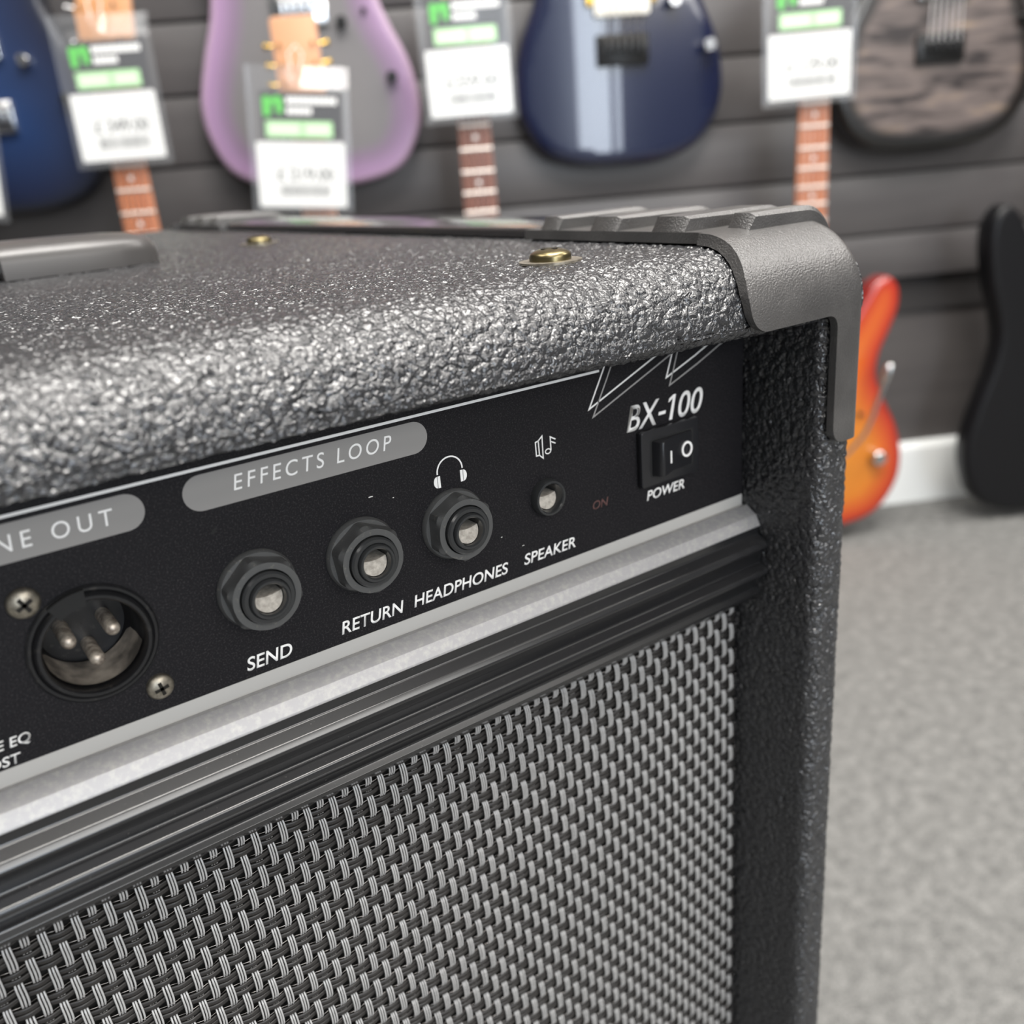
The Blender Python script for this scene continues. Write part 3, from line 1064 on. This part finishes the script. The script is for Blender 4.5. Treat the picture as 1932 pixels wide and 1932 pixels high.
# strap handle with moulded end caps
def handle():
    hb = MB()
    ym_ = 186.0
    top = [(-338, 4.0)]
    def cap_mesh(s, xtip):
        L = [0, 1.2, 4, 9, 16, 28, 44, 53]
        H = [3.5, 7.2, 9.4, 10.6, 11.2, 11.6, 11.8, 11.8]
        Wd = [5, 10, 14, 16.5, 18, 18.5, 18.5, 18.5]
        mb = MB()
        sec = 18
        v = []
        for l, h, w in zip(L, H, Wd):
            xx = xtip - s * l
            for k in range(sec):
                a = PI * k / (sec - 1)
                c, sn = math.cos(a), math.sin(a)
                v.append((xx, ym_ + w * math.copysign(abs(c) ** 0.55, c), ZT + 0.2 + h * abs(sn) ** 0.5))
        f = []
        n = len(L)
        for i in range(n - 1):
            for k in range(sec - 1):
                f.append((i * sec + k, i * sec + k + 1, (i + 1) * sec + k + 1, (i + 1) * sec + k))
            f.append((i * sec + sec - 1, i * sec, (i + 1) * sec, (i + 1) * sec + sec - 1))
        f.append(tuple(range(sec)))
        f.append(tuple(range(n * sec - 1, (n - 1) * sec - 1, -1)))
        mb.add(v, f)
        return mb
    H = cap_mesh(1, -108.5).build('handle', M['handle'], AMP, offs=OF, auto=50)
    cap_mesh(-1, -341.5).build('end_cap', M['handle'], H, offs=OF, auto=50)
    st = MB()
    pts = []
    for t in np.linspace(0, 1, 24):
        xx = -158 - t * 134
        pts.append((xx, 3.2 + 7.0 * math.sin(PI * t)))
    n = len(pts)
    v = []
    for xx, zz in pts:
        for dy, dz in ((-13, -1), (-13, 2.2), (-11, 3.2), (11, 3.2), (13, 2.2), (13, -1)):
            v.append((xx, ym_ + dy, ZT + zz + dz))
    f = [(i * 6 + k, i * 6 + (k + 1) % 6, (i + 1) * 6 + (k + 1) % 6, (i + 1) * 6 + k) for i in range(n - 1) for k in range(6)]
    f += [tuple(range(6)), tuple(range(n * 6 - 1, n * 6 - 7, -1))]
    st.add(v, f)
    st.build('strap', M['handle'], H, offs=OF, auto=50)
handle()

# ------------------------------------------------------------------ electric guitars
def gloss(name, col, rough=0.25, coat=1.0, metal=0.0):
    return mat(name, col, rough, metal, 0.5, coat, 0.03)

def burst_material(name, stops, rough=0.3, coat=1.0, coat_rough=0.05, metal=0.0):
    mt = mat(name, (0.5, 0.5, 0.5), rough, metal, 0.5, coat, coat_rough)
    k = NT(mt)
    at = k.n('ShaderNodeAttribute', attribute_name='edge')
    k.l(k.ramp(at.outputs['Fac'], stops), k.b.inputs['Base Color'])
    return mt

def flame_material():
    mt = mat('flamed_maple', (0.2, 0.15, 0.12), 0.35, 0, 0.5, 0.8, 0.06)
    k = NT(mt)
    co = k.obj()
    mp = k.n('ShaderNodeMapping')
    mp.inputs['Scale'].default_value = (10, 0, 48)
    k.l(co, mp.inputs[0])
    n = k.n('ShaderNodeTexNoise', i_Scale=1.0, i_Detail=3.0, i_Distortion=0.8)
    k.l(mp.outputs[0], n.inputs['Vector'])
    c = k.ramp(n.outputs[0], ((0.34, (0.018, 0.013, 0.013)), (0.47, (0.09, 0.072, 0.067)), (0.58, (0.135, 0.108, 0.10)), (0.75, (0.24, 0.175, 0.12))))
    at = k.n('ShaderNodeAttribute', attribute_name='edge')
    d = k.ramp(at.outputs['Fac'], ((0.0, (0, 0, 0)), (0.20, (0.03, 0.03, 0.03)), (0.34, (1, 1, 1))))
    mx = k.n('ShaderNodeMix', data_type='RGBA', blend_type='MULTIPLY')
    mx.inputs[0].default_value = 1.0
    k.l(c, mx.inputs[6])
    k.l(d, mx.inputs[7])
    k.l(mx.outputs[2], k.b.inputs['Base Color'])
    return mt

M['g_purple'] = burst_material('grey_violet_burst', ((0.0, (0.40, 0.29, 0.38)), (0.12, (0.27, 0.165, 0.29)), (0.32, (0.17, 0.115, 0.18)), (0.48, (0.135, 0.128, 0.132)), (1.0, (0.145, 0.14, 0.14))), 0.45, 0.5, 0.25)
M['g_sun'] = burst_material('sunburst', ((0.0, (0.20, 0.006, 0.003)), (0.10, (0.40, 0.022, 0.005)), (0.28, (0.50, 0.085, 0.007)), (0.5, (0.56, 0.17, 0.010)), (1.0, (0.58, 0.20, 0.014))), 0.35, 0.9, 0.08)
M['g_blue'] = gloss('dark_blue_gloss', (0.006, 0.010, 0.035), 0.2, 1.0, 0.0)
M['g_navy'] = burst_material('blue_burst', ((0.0, (0.003, 0.004, 0.009)), (0.25, (0.003, 0.008, 0.033)), (1.0, (0.006, 0.024, 0.085))), 0.4, 0.4, 0.2)
M['g_flame'] = flame_material()
M['g_black'] = mat('black_satin', (0.005, 0.005, 0.006), 0.35, 0, 0.3)
M['maple'] = mat('maple_neck', (0.55, 0.27, 0.12), 0.4, 0, 0.5, 0.4, 0.2)
M['headwood'] = mat('pale_wood', (0.56, 0.29, 0.16), 0.5)
def wood(name, c1, c2):
    mt = mat(name, c1, 0.5)
    k = NT(mt)
    mp = k.n('ShaderNodeMapping')
    mp.inputs['Scale'].default_value = (160, 160, 6)
    k.l(k.obj(), mp.inputs[0])
    n = k.n('ShaderNodeTexNoise', i_Scale=1.0, i_Detail=3.0)
    k.l(mp.outputs[0], n.inputs['Vector'])
    k.l(k.ramp(n.outputs[0], ((0.35, c1), (0.65, c2))), k.b.inputs['Base Color'])
    return mt
M['fb_orange'] = wood('jatoba_board', (0.36, 0.115, 0.05), (0.46, 0.17, 0.08))
M['fb_pink'] = wood('pale_red_board', (0.52, 0.22, 0.13), (0.62, 0.30, 0.18))
M['fb_brown'] = wood('rosewood_board', (0.15, 0.06, 0.045), (0.21, 0.09, 0.065))
M['fret'] = mat('fret_nickel', (0.82, 0.76, 0.70), 0.42, 0.8)
M['pearl'] = mat('pearl_dot', (0.78, 0.74, 0.72), 0.3)
M['chrome'] = mat('chrome', (0.62, 0.62, 0.62), 0.16, 1.0)
M['blackmetal'] = mat('black_metal', (0.02, 0.02, 0.02), 0.3, 0.5)
M['gold'] = mat('gold_metal', (0.65, 0.42, 0.08), 0.25, 1.0)
M['cream'] = mat('cream_plastic', (0.85, 0.83, 0.76), 0.35)
M['string'] = mat('string_steel', (0.6, 0.55, 0.5), 0.3, 1.0)

HALF = [(0, 0), (70, 3), (122, 20), (153, 62), (160, 108), (149, 158), (127, 203), (114, 238), (116, 272), (129, 305), (140, 338), (138, 368), (122, 384), (102, 376), (84, 348), (64, 318), (38, 304),
        (-38, 322), (-62, 352), (-86, 396), (-110, 430), (-134, 441), (-153, 426), (-157, 392), (-146, 342), (-129, 296), (-122, 262), (-129, 220), (-147, 172), (-162, 118), (-157, 70), (-130, 26), (-74, 4)]
SINGLE = [(0, 0), (70, 4), (124, 24), (156, 70), (162, 118), (150, 172), (126, 222), (112, 262), (116, 300), (134, 338), (146, 372), (138, 398), (116, 402), (92, 380), (66, 350), (40, 340),
          (-40, 350), (-70, 372), (-100, 390), (-126, 376), (-134, 340), (-124, 300), (-114, 262), (-127, 222), (-150, 172), (-162, 118), (-156, 70), (-124, 24), (-70, 4)]

def smooth_outline(pts, per=5):
    P = [Vector(p) for p in pts]
    n = len(P)
    out = []
    for i in range(n):
        p0, p1, p2, p3 = P[i - 1], P[i], P[(i + 1) % n], P[(i + 2) % n]
        for k in range(per):
            t = k / per
            out.append(0.5 * ((2 * p1) + (p2 - p0) * t + (2 * p0 - 5 * p1 + 4 * p2 - p3) * t * t + (3 * p1 - p0 - 3 * p2 + p3) * t ** 3))
    return np.array([(p.x, p.y) for p in out])

def body_mesh(name, outline, sx, sz, thick, rnd, ridge, mt, parent, dome=0.0):
    ol = smooth_outline([(x * sx, z * sz) for x, z in outline])
    n = len(ol)
    def dist(p):
        a = ol
        b = np.roll(ol, -1, 0)
        ab = b - a
        t = np.clip(((p[:, None, :] - a[None]) * ab[None]).sum(-1) / (ab ** 2).sum(-1)[None], 0, 1)
        q = a[None] + ab[None] * t[..., None]
        return np.sqrt(((p[:, None, :] - q) ** 2).sum(-1)).min(1)
    def inside(p):
        x, y = p[:, 0][:, None], p[:, 1][:, None]
        x0, y0 = ol[:, 0][None], ol[:, 1][None]
        x1, y1 = np.roll(ol[:, 0], -1)[None], np.roll(ol[:, 1], -1)[None]
        c = ((y0 > y) != (y1 > y)) & (x < (x1 - x0) * (y - y0) / (y1 - y0 + 1e-12) + x0)
        return c.sum(1) % 2 == 1
    t = np.roll(ol, -1, 0) - np.roll(ol, 1, 0)
    t /= np.linalg.norm(t, axis=1)[:, None]
    nin = np.stack([-t[:, 1], t[:, 0]], 1)
    pts = [ol]
    for d in (0.12, 0.35, 0.7, 1.1):
        p = ol + nin * d * rnd
        dd = dist(p)
        pts.append(p[(dd > 0.8 * d * rnd) & inside(p)])
    gx, gz = np.meshgrid(np.arange(-200 * sx, 200 * sx, 9.0), np.arange(-5, 480 * sz, 9.0))
    g = np.stack([gx.ravel(), gz.ravel()], 1)
    g = g[inside(g)]
    g = g[dist(g) > rnd * 1.1 + 5]
    pts.append(g)
    allp = np.concatenate(pts)
    r = geometry.delaunay_2d_cdt([Vector(p) for p in allp], [(i, (i + 1) % n) for i in range(n)], [list(range(n))], 1, 1e-5)
    vv = np.array([(p.x, p.y) for p in r[0]])
    ff = [tuple(f) for f in r[2]]
    orig = r[3]
    d = dist(vv)
    onb = {}
    for i, os_ in enumerate(orig):
        for q in os_:
            if q < n:
                onb[q] = i
                d[i] = 0.0
    dc = np.clip(d / rnd, 0, 1)
    y = rnd * (1 - np.sqrt(np.clip(1 - (1 - dc) ** 2, 0, 1))) + ridge * np.abs(vv[:, 0] + 8) + dome * ((vv[:, 0] / (160 * sx)) ** 2 + ((vv[:, 1] - 170 * sz) / (200 * sz)) ** 2)
    nv_ = len(vv)
    verts = [(vv[i, 0], y[i], vv[i, 1]) for i in range(nv_)]
    loop = [onb[q] for q in range(n) if q in onb]
    edge = list(np.clip(d / 110.0, 0, 1))
    yb = thick - rnd
    b0 = len(verts)
    for q in loop:
        verts.append((vv[q, 0], yb, vv[q, 1])); edge.append(0)
    b1 = len(verts)
    for q in loop:
        c = np.array([0, 170 * sz])
        p = vv[q] + (c - vv[q]) / np.linalg.norm(c - vv[q]) * rnd * 0.7
        verts.append((p[0], thick, p[1])); edge.append(0)
    k = len(loop)
    for i in range(k):
        j = (i + 1) % k
        ff.append((loop[i], loop[j], b0 + j, b0 + i))
        ff.append((b0 + i, b0 + j, b1 + j, b1 + i))
    ff.append(tuple(b1 + i for i in range(k)))
    o = mesh_obj(name, verts, ff, mt, parent)
    bm = bmesh.new(); bm.from_mesh(o.data); bmesh.ops.recalc_face_normals(bm, faces=bm.faces); bm.to_mesh(o.data); bm.free()
    at = o.data.attributes.new('edge', 'FLOAT', 'POINT')
    at.data.foreach_set('value', np.array(edge, dtype=np.float32))
    o.data.polygons.foreach_set('use_smooth', np.ones(len(o.data.polygons), dtype=bool))
    o.data.set_sharp_from_angle(angle=math.radians(60))
    return o

def guitar(label, a, zb, d, outline, sx, sz, body, board, group=None, scale=648.0, head=170.0, head_mat='maple', tuner='chrome', straight=False, ridge=0.0, rnd=9.0, thick=44.0,
           visible_neck=True, bridge=True, pickups=(), knobs=(), plate='chrome', strings=True, extra=None, tilt=0.0, bridge_z=None, dome=0.0):
    """one hanging guitar; local x along the wall, y into the wall, z up, origin under the body (mm)"""
    g = empty('electric_guitar', wall_pt(a, zb, d), ROT)
    g.rotation_euler = (0, tilt, ROT)
    tag(g, label, 'guitar', group)
    body_mesh('body', outline, sx, sz, thick, rnd, ridge, M[body], g, dome)
    zbr = bridge_z or 122 * sz
    znut = zbr + scale
    zj = 300 * sz
    def halfw(z):
        return np.interp(z, [zbr + scale * 0.25, znut], [28.5, 21.8])
    z_end = zbr + scale * 0.27
    nk = MB()
    secs_n = []
    for z in np.linspace(z_end - 20, znut, 12):
        w = halfw(z)
        secs_n.append([(-w, -6, z), (w, -6, z)] + [(w * math.cos(t), -6 + (19 if z < zj + 60 else 16) * math.sin(t), z) for t in np.linspace(0.15, PI - 0.15, 8)])
    n = len(secs_n[0])
    v = [p for s_ in secs_n for p in s_]
    f = [(i * n + k, i * n + (k + 1) % n, (i + 1) * n + (k + 1) % n, (i + 1) * n + k) for i in range(len(secs_n) - 1) for k in range(n)]
    f += [tuple(range(n)), tuple(range(len(v) - 1, len(v) - n - 1, -1))]
    nk.add(v, f)
    nk.build('neck', M['maple'], g, auto=50)
    fb = MB()
    w0, w1 = halfw(z_end), halfw(znut)
    fb.add([(-w0, -6, z_end), (w0, -6, z_end), (w1, -6, znut), (-w1, -6, znut), (-w0, -11, z_end), (w0, -11, z_end), (w1, -11, znut), (-w1, -11, znut)],
           [(0, 3, 2, 1), (4, 5, 6, 7), (0, 1, 5, 4), (2, 3, 7, 6), (1, 2, 6, 5), (0, 4, 7, 3)])
    fo = fb.build('fretboard', M[board], g, bevel=0.8)
    if visible_neck:
        proto = None
        zprev = znut
        for k in range(1, 23):
            z = znut - scale * (1 - 2 ** (-k / 12))
            if z < z_end:
                break
            if proto is None:
                pb = MB()
                pb.tube([(-1, 0, 0), (1, 0, 0)], 1.0, 10)
                proto = pb.build('fret', M['fret'], fo, auto=60)
                q = proto
            else:
                q = proto.copy()
                COL.objects.link(q)
                q.parent = fo
            q.location = (0, -11.0 * MM, z * MM)
            q.scale = (halfw(z) * 0.98, 1.3, 2.5)
            if k in (3, 5, 7, 9, 12, 15, 17, 19, 21):
                ib = MB()
                ib.lathe([(3.4, -10.95), (3.4, -11.3), (0.1, -11.32)], 0, (z + zprev) / 2, 20)
                ib.build('inlay', M['pearl'], fo, auto=50)
            zprev = z
    nb = MB()
    nb.box(-w1, w1, -13, -6, znut, znut + 4)
    nb.build('nut', M['cream'], g, bevel=0.5)
    hb = MB()
    if straight:
        hp = [(-w1, znut + 3), (w1, znut + 3), (30, znut + 34), (30, znut + head), (-30, znut + head), (-30, znut + 34)]
    else:
        hp = [(-w1, znut + 3), (w1, znut + 3), (34, znut + 32), (46, znut + head * 0.9), (26, znut + head), (-8, znut + head * 0.97), (-30, znut + head * 0.75), (-32, znut + 36)]
    hb.prism(rounded(hp, 7, 4), -4, 10)
    ho = hb.build('headstock', M[head_mat], g, bevel=1.0)
    proto = None
    for k in range(6):
        zz = znut + 46 + (k % 3) * (head - 70) / 2.4
        s = -1 if k < 3 else 1
        if proto is None:
            tb = MB()
            tb.tube([(0, 0, 0), (9, 0, 0)], 2.2, 8)
            tb.tube([(8, 0, 0), (9.5, 0, 0), (14, 0, 0), (16, 0, 0)], [3, 6, 6, 3.5], 12)
            tb.tube([(-12, 6, 0), (-12, -18, 0)], 3, 10)
            q = proto = tb.build('tuning_peg', M[tuner], g)
        else:
            q = proto.copy()
            COL.objects.link(q)
            q.parent = g
        q.location = (s * 31 * MM, 5 * MM, zz * MM)
        q.rotation_euler = (0, 0 if s > 0 else PI, 0)
        q.scale = (0.75, 0.75, 0.75)
    if bridge:
        b = MB()
        b.box(-40, 40, -8, 2, zbr - 30, zbr + 14)
        bo = b.build('bridge', M[plate], g, bevel=2)
        for k in range(6):
            sb = MB()
            sb.box(-29 + k * 10.6, -21 + k * 10.6, -13, -7, zbr - 16, zbr + 10)
            sb.build('saddle', M['blackmetal' if plate == 'blackmetal' else 'chrome'], bo, bevel=1)
    for (pz, w, h, mt) in pickups:
        p = MB()
        p.prism(rounded([(-w / 2, pz - h / 2), (w / 2, pz - h / 2), (w / 2, pz + h / 2), (-w / 2, pz + h / 2)], 5), -9, 3)
        p.build('pickup', M[mt], g, bevel=1.5)
    for (kx, kz, r, L, mt) in knobs:
        p = MB()
        p.lathe([(r, 2), (r, -L + 1), (r - 1, -L)], kx, kz, 24, cap1=True)
        p.build('knob', M[mt], g)
    if strings:
        for k in range(6):
            s = MB()
            x0, x1 = -26 + 10.4 * k, -17.5 + 7 * k
            s.tube([(x0, -15, zbr), (x1, -14.2, znut + 3)], 0.75 if k < 3 else 0.6, 6)
            s.build('string', M['string'], g)
    if extra:
        extra(g)
    return g, znut, zbr

UD, LD = 1535.0, 1450.0
# upper row: the lower ends of four bodies hang into the picture
guitar('violet grey guitar body with purple burst edges hanging on the wall', -86, 84, UD, HALF, 1.0, 1.08, 'g_purple', 'fb_pink', 'guitars hanging in the upper row',
       visible_neck=False, plate='chrome', knobs=((122, 146, 8, 14, 'blackmetal'), (58, 222, 8, 16, 'blackmetal'), (92, 236, 4, 6, 'blackmetal')), thick=42, bridge_z=250)
guitar('glossy dark blue guitar body with white pickup and gold ends', 388, 80, UD, SINGLE, 1.02, 1.06, 'g_blue', 'fb_brown', 'guitars hanging in the upper row',
       visible_neck=False, plate='blackmetal', pickups=((238, 84, 56, 'cream'), (330, 84, 40, 'cream')), knobs=((134, 162, 9, 16, 'chrome'), (80, 226, 9, 16, 'chrome'), (100, 300, 9, 16, 'chrome')), ridge=0.035, dome=5.0, rnd=14, thick=45, bridge_z=172,
       extra=lambda g: [(lambda p: (p.prism(rounded([(s * 44, 225), (s * 54, 225), (s * 54, 251), (s * 44, 251)], 3), -6, 3), p.build('pickup_end', M['gold'], g, bevel=1)))(MB()) for s in (-1, 1)])
guitar('brown flamed-top guitar body with dark edges at the right', 902, 62, UD, SINGLE, 1.06, 1.06, 'g_flame', 'fb_brown', 'guitars hanging in the upper row',
       visible_neck=False, plate='blackmetal', pickups=((240, 88, 40, 'chrome'), (330, 88, 40, 'chrome')), knobs=((140, 185, 9, 15, 'blackmetal'), (98, 262, 9, 15, 'blackmetal')), rnd=14, thick=45, bridge_z=160)
guitar('dark blue guitar body at the far left of the wall', -548, 82, UD, SINGLE, 1.0, 1.06, 'g_navy', 'fb_brown', 'guitars hanging in the upper row',
       visible_neck=False, plate='chrome', pickups=((225, 84, 40, 'chrome'), (320, 84, 40, 'chrome')), knobs=((72, 203, 8, 15, 'chrome'), (118, 150, 8, 15, 'blackmetal')), rnd=12, thick=45, bridge_z=140)

# lower row
G = 'guitars hanging in the lower row'
def whammy(g):
    w = MB()
    w.tube([(42, -10, 120), (70, -30, 150), (92, -42, 185), (103, -44, 213), (122, -45, 276)], [3.2, 3.2, 3.4, 3.6, 4.2], 12)
    w.tube([(121, -45, 272), (122.5, -45, 280), (127.5, -45.5, 296), (129, -45.5, 300)], [4.4, 7.0, 7.4, 5], 14)
    wo = w.build('tremolo_arm', M['chrome'], g)
guitar('sunburst orange guitar with red edges hanging low beside the amplifier', 655, -556, LD, HALF, 1.165, 1.13, 'g_sun', 'fb_orange', G,
       plate='chrome', knobs=((136, 130, 12, 20, 'chrome'), (104, 208, 4, 6, 'blackmetal')), bridge_z=124, extra=whammy)
guitar('black guitar hanging low at the right edge of the photo', 1128, -566, LD, HALF, 1.02, 1.22, 'g_black', 'fb_brown', G, plate='blackmetal', rnd=10)
guitar('guitar whose orange fretboard shows below the leftmost full price tag', -343, -565, LD, HALF, 1.0, 1.0, 'g_black', 'fb_orange', G, bridge_z=122)
guitar('guitar with pale headstock and gold tuners in front of the violet body', -88, -560, LD - 64, HALF, 1.0, 1.0, 'g_black', 'fb_pink', G, bridge_z=110, straight=True, head_mat='headwood', tuner='gold', head=126, scale=622)
guitar('guitar whose dark brown fretboard hangs between violet and glossy blue bodies', 143, -552, LD, HALF, 1.0, 1.0, 'g_black', 'fb_brown', G, bridge_z=126)

# ------------------------------------------------------------------ price tags
def sleeve_material():
    mt = bpy.data.materials.new('clear_sleeve')
    mt.use_nodes = True
    k = mt.node_tree
    k.nodes.remove(k.nodes['Principled BSDF'])
    tr = k.nodes.new('ShaderNodeBsdfTransparent')
    tr.inputs[0].default_value = (0.97, 0.975, 0.98, 1)
    gl = k.nodes.new('ShaderNodeBsdfGlossy')
    gl.inputs['Roughness'].default_value = 0.16
    df = k.nodes.new('ShaderNodeBsdfTranslucent')
    df.inputs[0].default_value = (0.8, 0.82, 0.85, 1)
    d2 = k.nodes.new('ShaderNodeBsdfDiffuse')
    d2.inputs[0].default_value = (0.8, 0.82, 0.85, 1)
    a = k.nodes.new('ShaderNodeMixShader')
    b = k.nodes.new('ShaderNodeMixShader')
    a.inputs[0].default_value = 0.05
    b.inputs[0].default_value = 0.03
    k.links.new(tr.outputs[0], a.inputs[1])
    k.links.new(d2.outputs[0], a.inputs[2])
    k.links.new(a.outputs[0], b.inputs[1])
    k.links.new(gl.outputs[0], b.inputs[2])
    k.links.new(b.outputs[0], k.nodes['Material Output'].inputs[0])
    return mt
M['sleeve'] = sleeve_material()
M['card'] = mat('white_card', (0.73, 0.73, 0.715), 0.7)
M['header'] = mat('black_card', (0.045, 0.045, 0.05), 0.6)
M['green'] = mat('logo_green', (0.09, 0.50, 0.07), 0.6)
M['palegreen'] = mat('label_green', (0.38, 0.66, 0.33), 0.6)
M['palest'] = mat('label_pale_green', (0.62, 0.80, 0.55), 0.6)
M['ink'] = mat('ink_grey', (0.12, 0.12, 0.12), 0.7)
M['inkgrey'] = mat('ink_light', (0.55, 0.55, 0.54), 0.7)

def price_tag(label, a, z, d, w, h, price, tilt=0.0, lean=0.0, full=True):
    """z is the top edge; local origin at the top centre, x right, z up"""
    t = empty('price_tag', wall_pt(a, z, d), ROT)
    t.rotation_euler = (lean, tilt, ROT)
    tag(t, label, 'price tag', 'price tags in clear sleeves')
    def rect(x0, x1, z0, z1, y0, y1, mt, name, r=2.0, parent=None):
        m_ = MB()
        m_.prism(rounded([((x0 - 0.5) * w, -z1 * h), ((x1 - 0.5) * w, -z1 * h), ((x1 - 0.5) * w, -z0 * h), ((x0 - 0.5) * w, -z0 * h)], r, 4), y0, y1)
        return m_.build(name, M[mt], parent or t, smooth=False)
    nx, nz = 24, 60
    vs = []
    for sy in (-1.2, 1.6):
        for i in range(nx + 1):
            for j in range(nz + 1):
                u, v_ = i / nx, j / nz
                k = max(0.0, 0.155 - v_) * h * math.tan(math.radians(25)) * min(1.0, max(0.0, (u - 0.42) / 0.14))
                e = min(1.0, u / 0.04, (1 - u) / 0.04, (1 - v_) / 0.025)
                e = 0.15 + 0.85 * max(0.0, e)
                vs.append(((u - 0.5) * w, sy * e + k + 0.25 * math.sin(u * 9 + v_ * 5) * (1 - v_), -v_ * h))
    fs = []
    N1 = (nx + 1) * (nz + 1)
    for s_ in range(2):
        for i in range(nx):
            for j in range(nz):
                a_ = s_ * N1 + i * (nz + 1) + j
                fs.append((a_, a_ + 1, a_ + nz + 2, a_ + nz + 1))
    ms = MB()
    ms.add(vs, fs)
    ms.build('sleeve', M['sleeve'], t, auto=None)
    hd = rect(0.13, 0.93, 0.17, 0.485, 0.4, 0.8, 'header', 'header_card', 1)
    lg = MB()
    X = lambda u: (u - 0.5) * w
    Z = lambda v: -v * h
    # green two-lobed emblem
    lg.prism(rounded([(X(0.155), Z(0.335)), (X(0.225), Z(0.335)), (X(0.235), Z(0.26)), (X(0.27), Z(0.24)), (X(0.29), Z(0.32)), (X(0.345), Z(0.315)), (X(0.35), Z(0.21)), (X(0.28), Z(0.195)), (X(0.24), Z(0.22)), (X(0.20), Z(0.195)), (X(0.15), Z(0.21))], 3, 4), 0.2, 0.4)
    lg.build('logo', M['green'], hd, smooth=False)
    ln = MB()
    for z0, z1, us in ((0.205, 0.250, np.arange(0.385, 0.84, 0.05)), (0.275, 0.318, np.arange(0.385, 0.60, 0.05))):
        for u in us:
            ln.prism(rounded([(X(u), Z(z1)), (X(u + 0.043), Z(z1)), (X(u + 0.043), Z(z0)), (X(u), Z(z0))], 1, 3), 0.2, 0.4)
    ln.build('lettering', M['white'], hd, smooth=False)
    gb = rect(0.17, 0.83, 0.365, 0.475, 0.15, 0.38, 'palegreen', 'green_label', 1.5, hd)
    lb = MB()
    for u0, u1 in ((0.20, 0.50), (0.56, 0.80)):
        lb.prism([(X(u0), Z(0.455)), (X(u1), Z(0.455)), (X(u1), Z(0.385)), (X(u0), Z(0.385))], 0.05, 0.15)
    lb.build('lettering', M['palest'], hd, smooth=False)
    cd_ = rect(0.06, 0.94, 0.505, 0.955, 0.2, 0.8, 'card', 'price_card', 3)
    lettering(price, X(0.25), X(0.82), Z(0.765), 0.082 * h, M['ink'], cd_, y=0.2, shear=0.0, bold=0.012, thick=0.05, label='printed price reading ' + price)
    bc = MB()
    u = 0.27
    rr = random.Random(int(a))
    while u < 0.78:
        wd_ = rr.choice((0.006, 0.009, 0.012))
        bc.prism([(X(u), Z(0.88)), (X(u + wd_), Z(0.88)), (X(u + wd_), Z(0.80)), (X(u), Z(0.80))], 0.12, 0.2)
        u += wd_ + rr.choice((0.006, 0.008, 0.011))
    bc.build('barcode', M['ink'], cd_, smooth=False)
    ft = MB()
    for z0, us in ((0.565, (0.26, 0.42)), (0.60, (0.30,)), (0.665, (0.28,))):
        for q in us:
            ft.prism([(X(q), Z(z0 + 0.008)), (X(q + 0.3), Z(z0 + 0.008)), (X(q + 0.3), Z(z0)), (X(q), Z(z0))], 0.12, 0.2)
    ft.build('fine_print', M['inkgrey'], cd_, smooth=False)
    # cord loop up to the tuning pegs
    cdm = MB()
    cdm.tube([(-6, 0, -4), (-9, 5, 14), (0, 14, 26), (9, 5, 14), (6, 0, -4)], 0.8, 6)
    cdm.build('cord', M['card'], t)
    return t

TD = 1425.0
price_tag('price tag of 349.00 on the left, over the dark blue body and orange neck', -342, 322, TD, 126, 188, '£ 349.00', 0.0)
price_tag('price tag of 219.00 in front of the violet guitar body', -90, 236, 1350.0, 131, 182, '£ 219.00', 0.09)
price_tag('price tag of 259.00 between the violet and glossy blue bodies', 139, 346, TD, 132, 190, '£259.00', -0.01)
price_tag('price tag of 129.00 on the right above the orange fretboard', 636, 336, TD, 142, 192, '£ 129.00', -0.02)
price_tag('price tag cut off by the left edge of the photo', -552, 268, TD, 126, 188, '£ 299.00', 0.12)
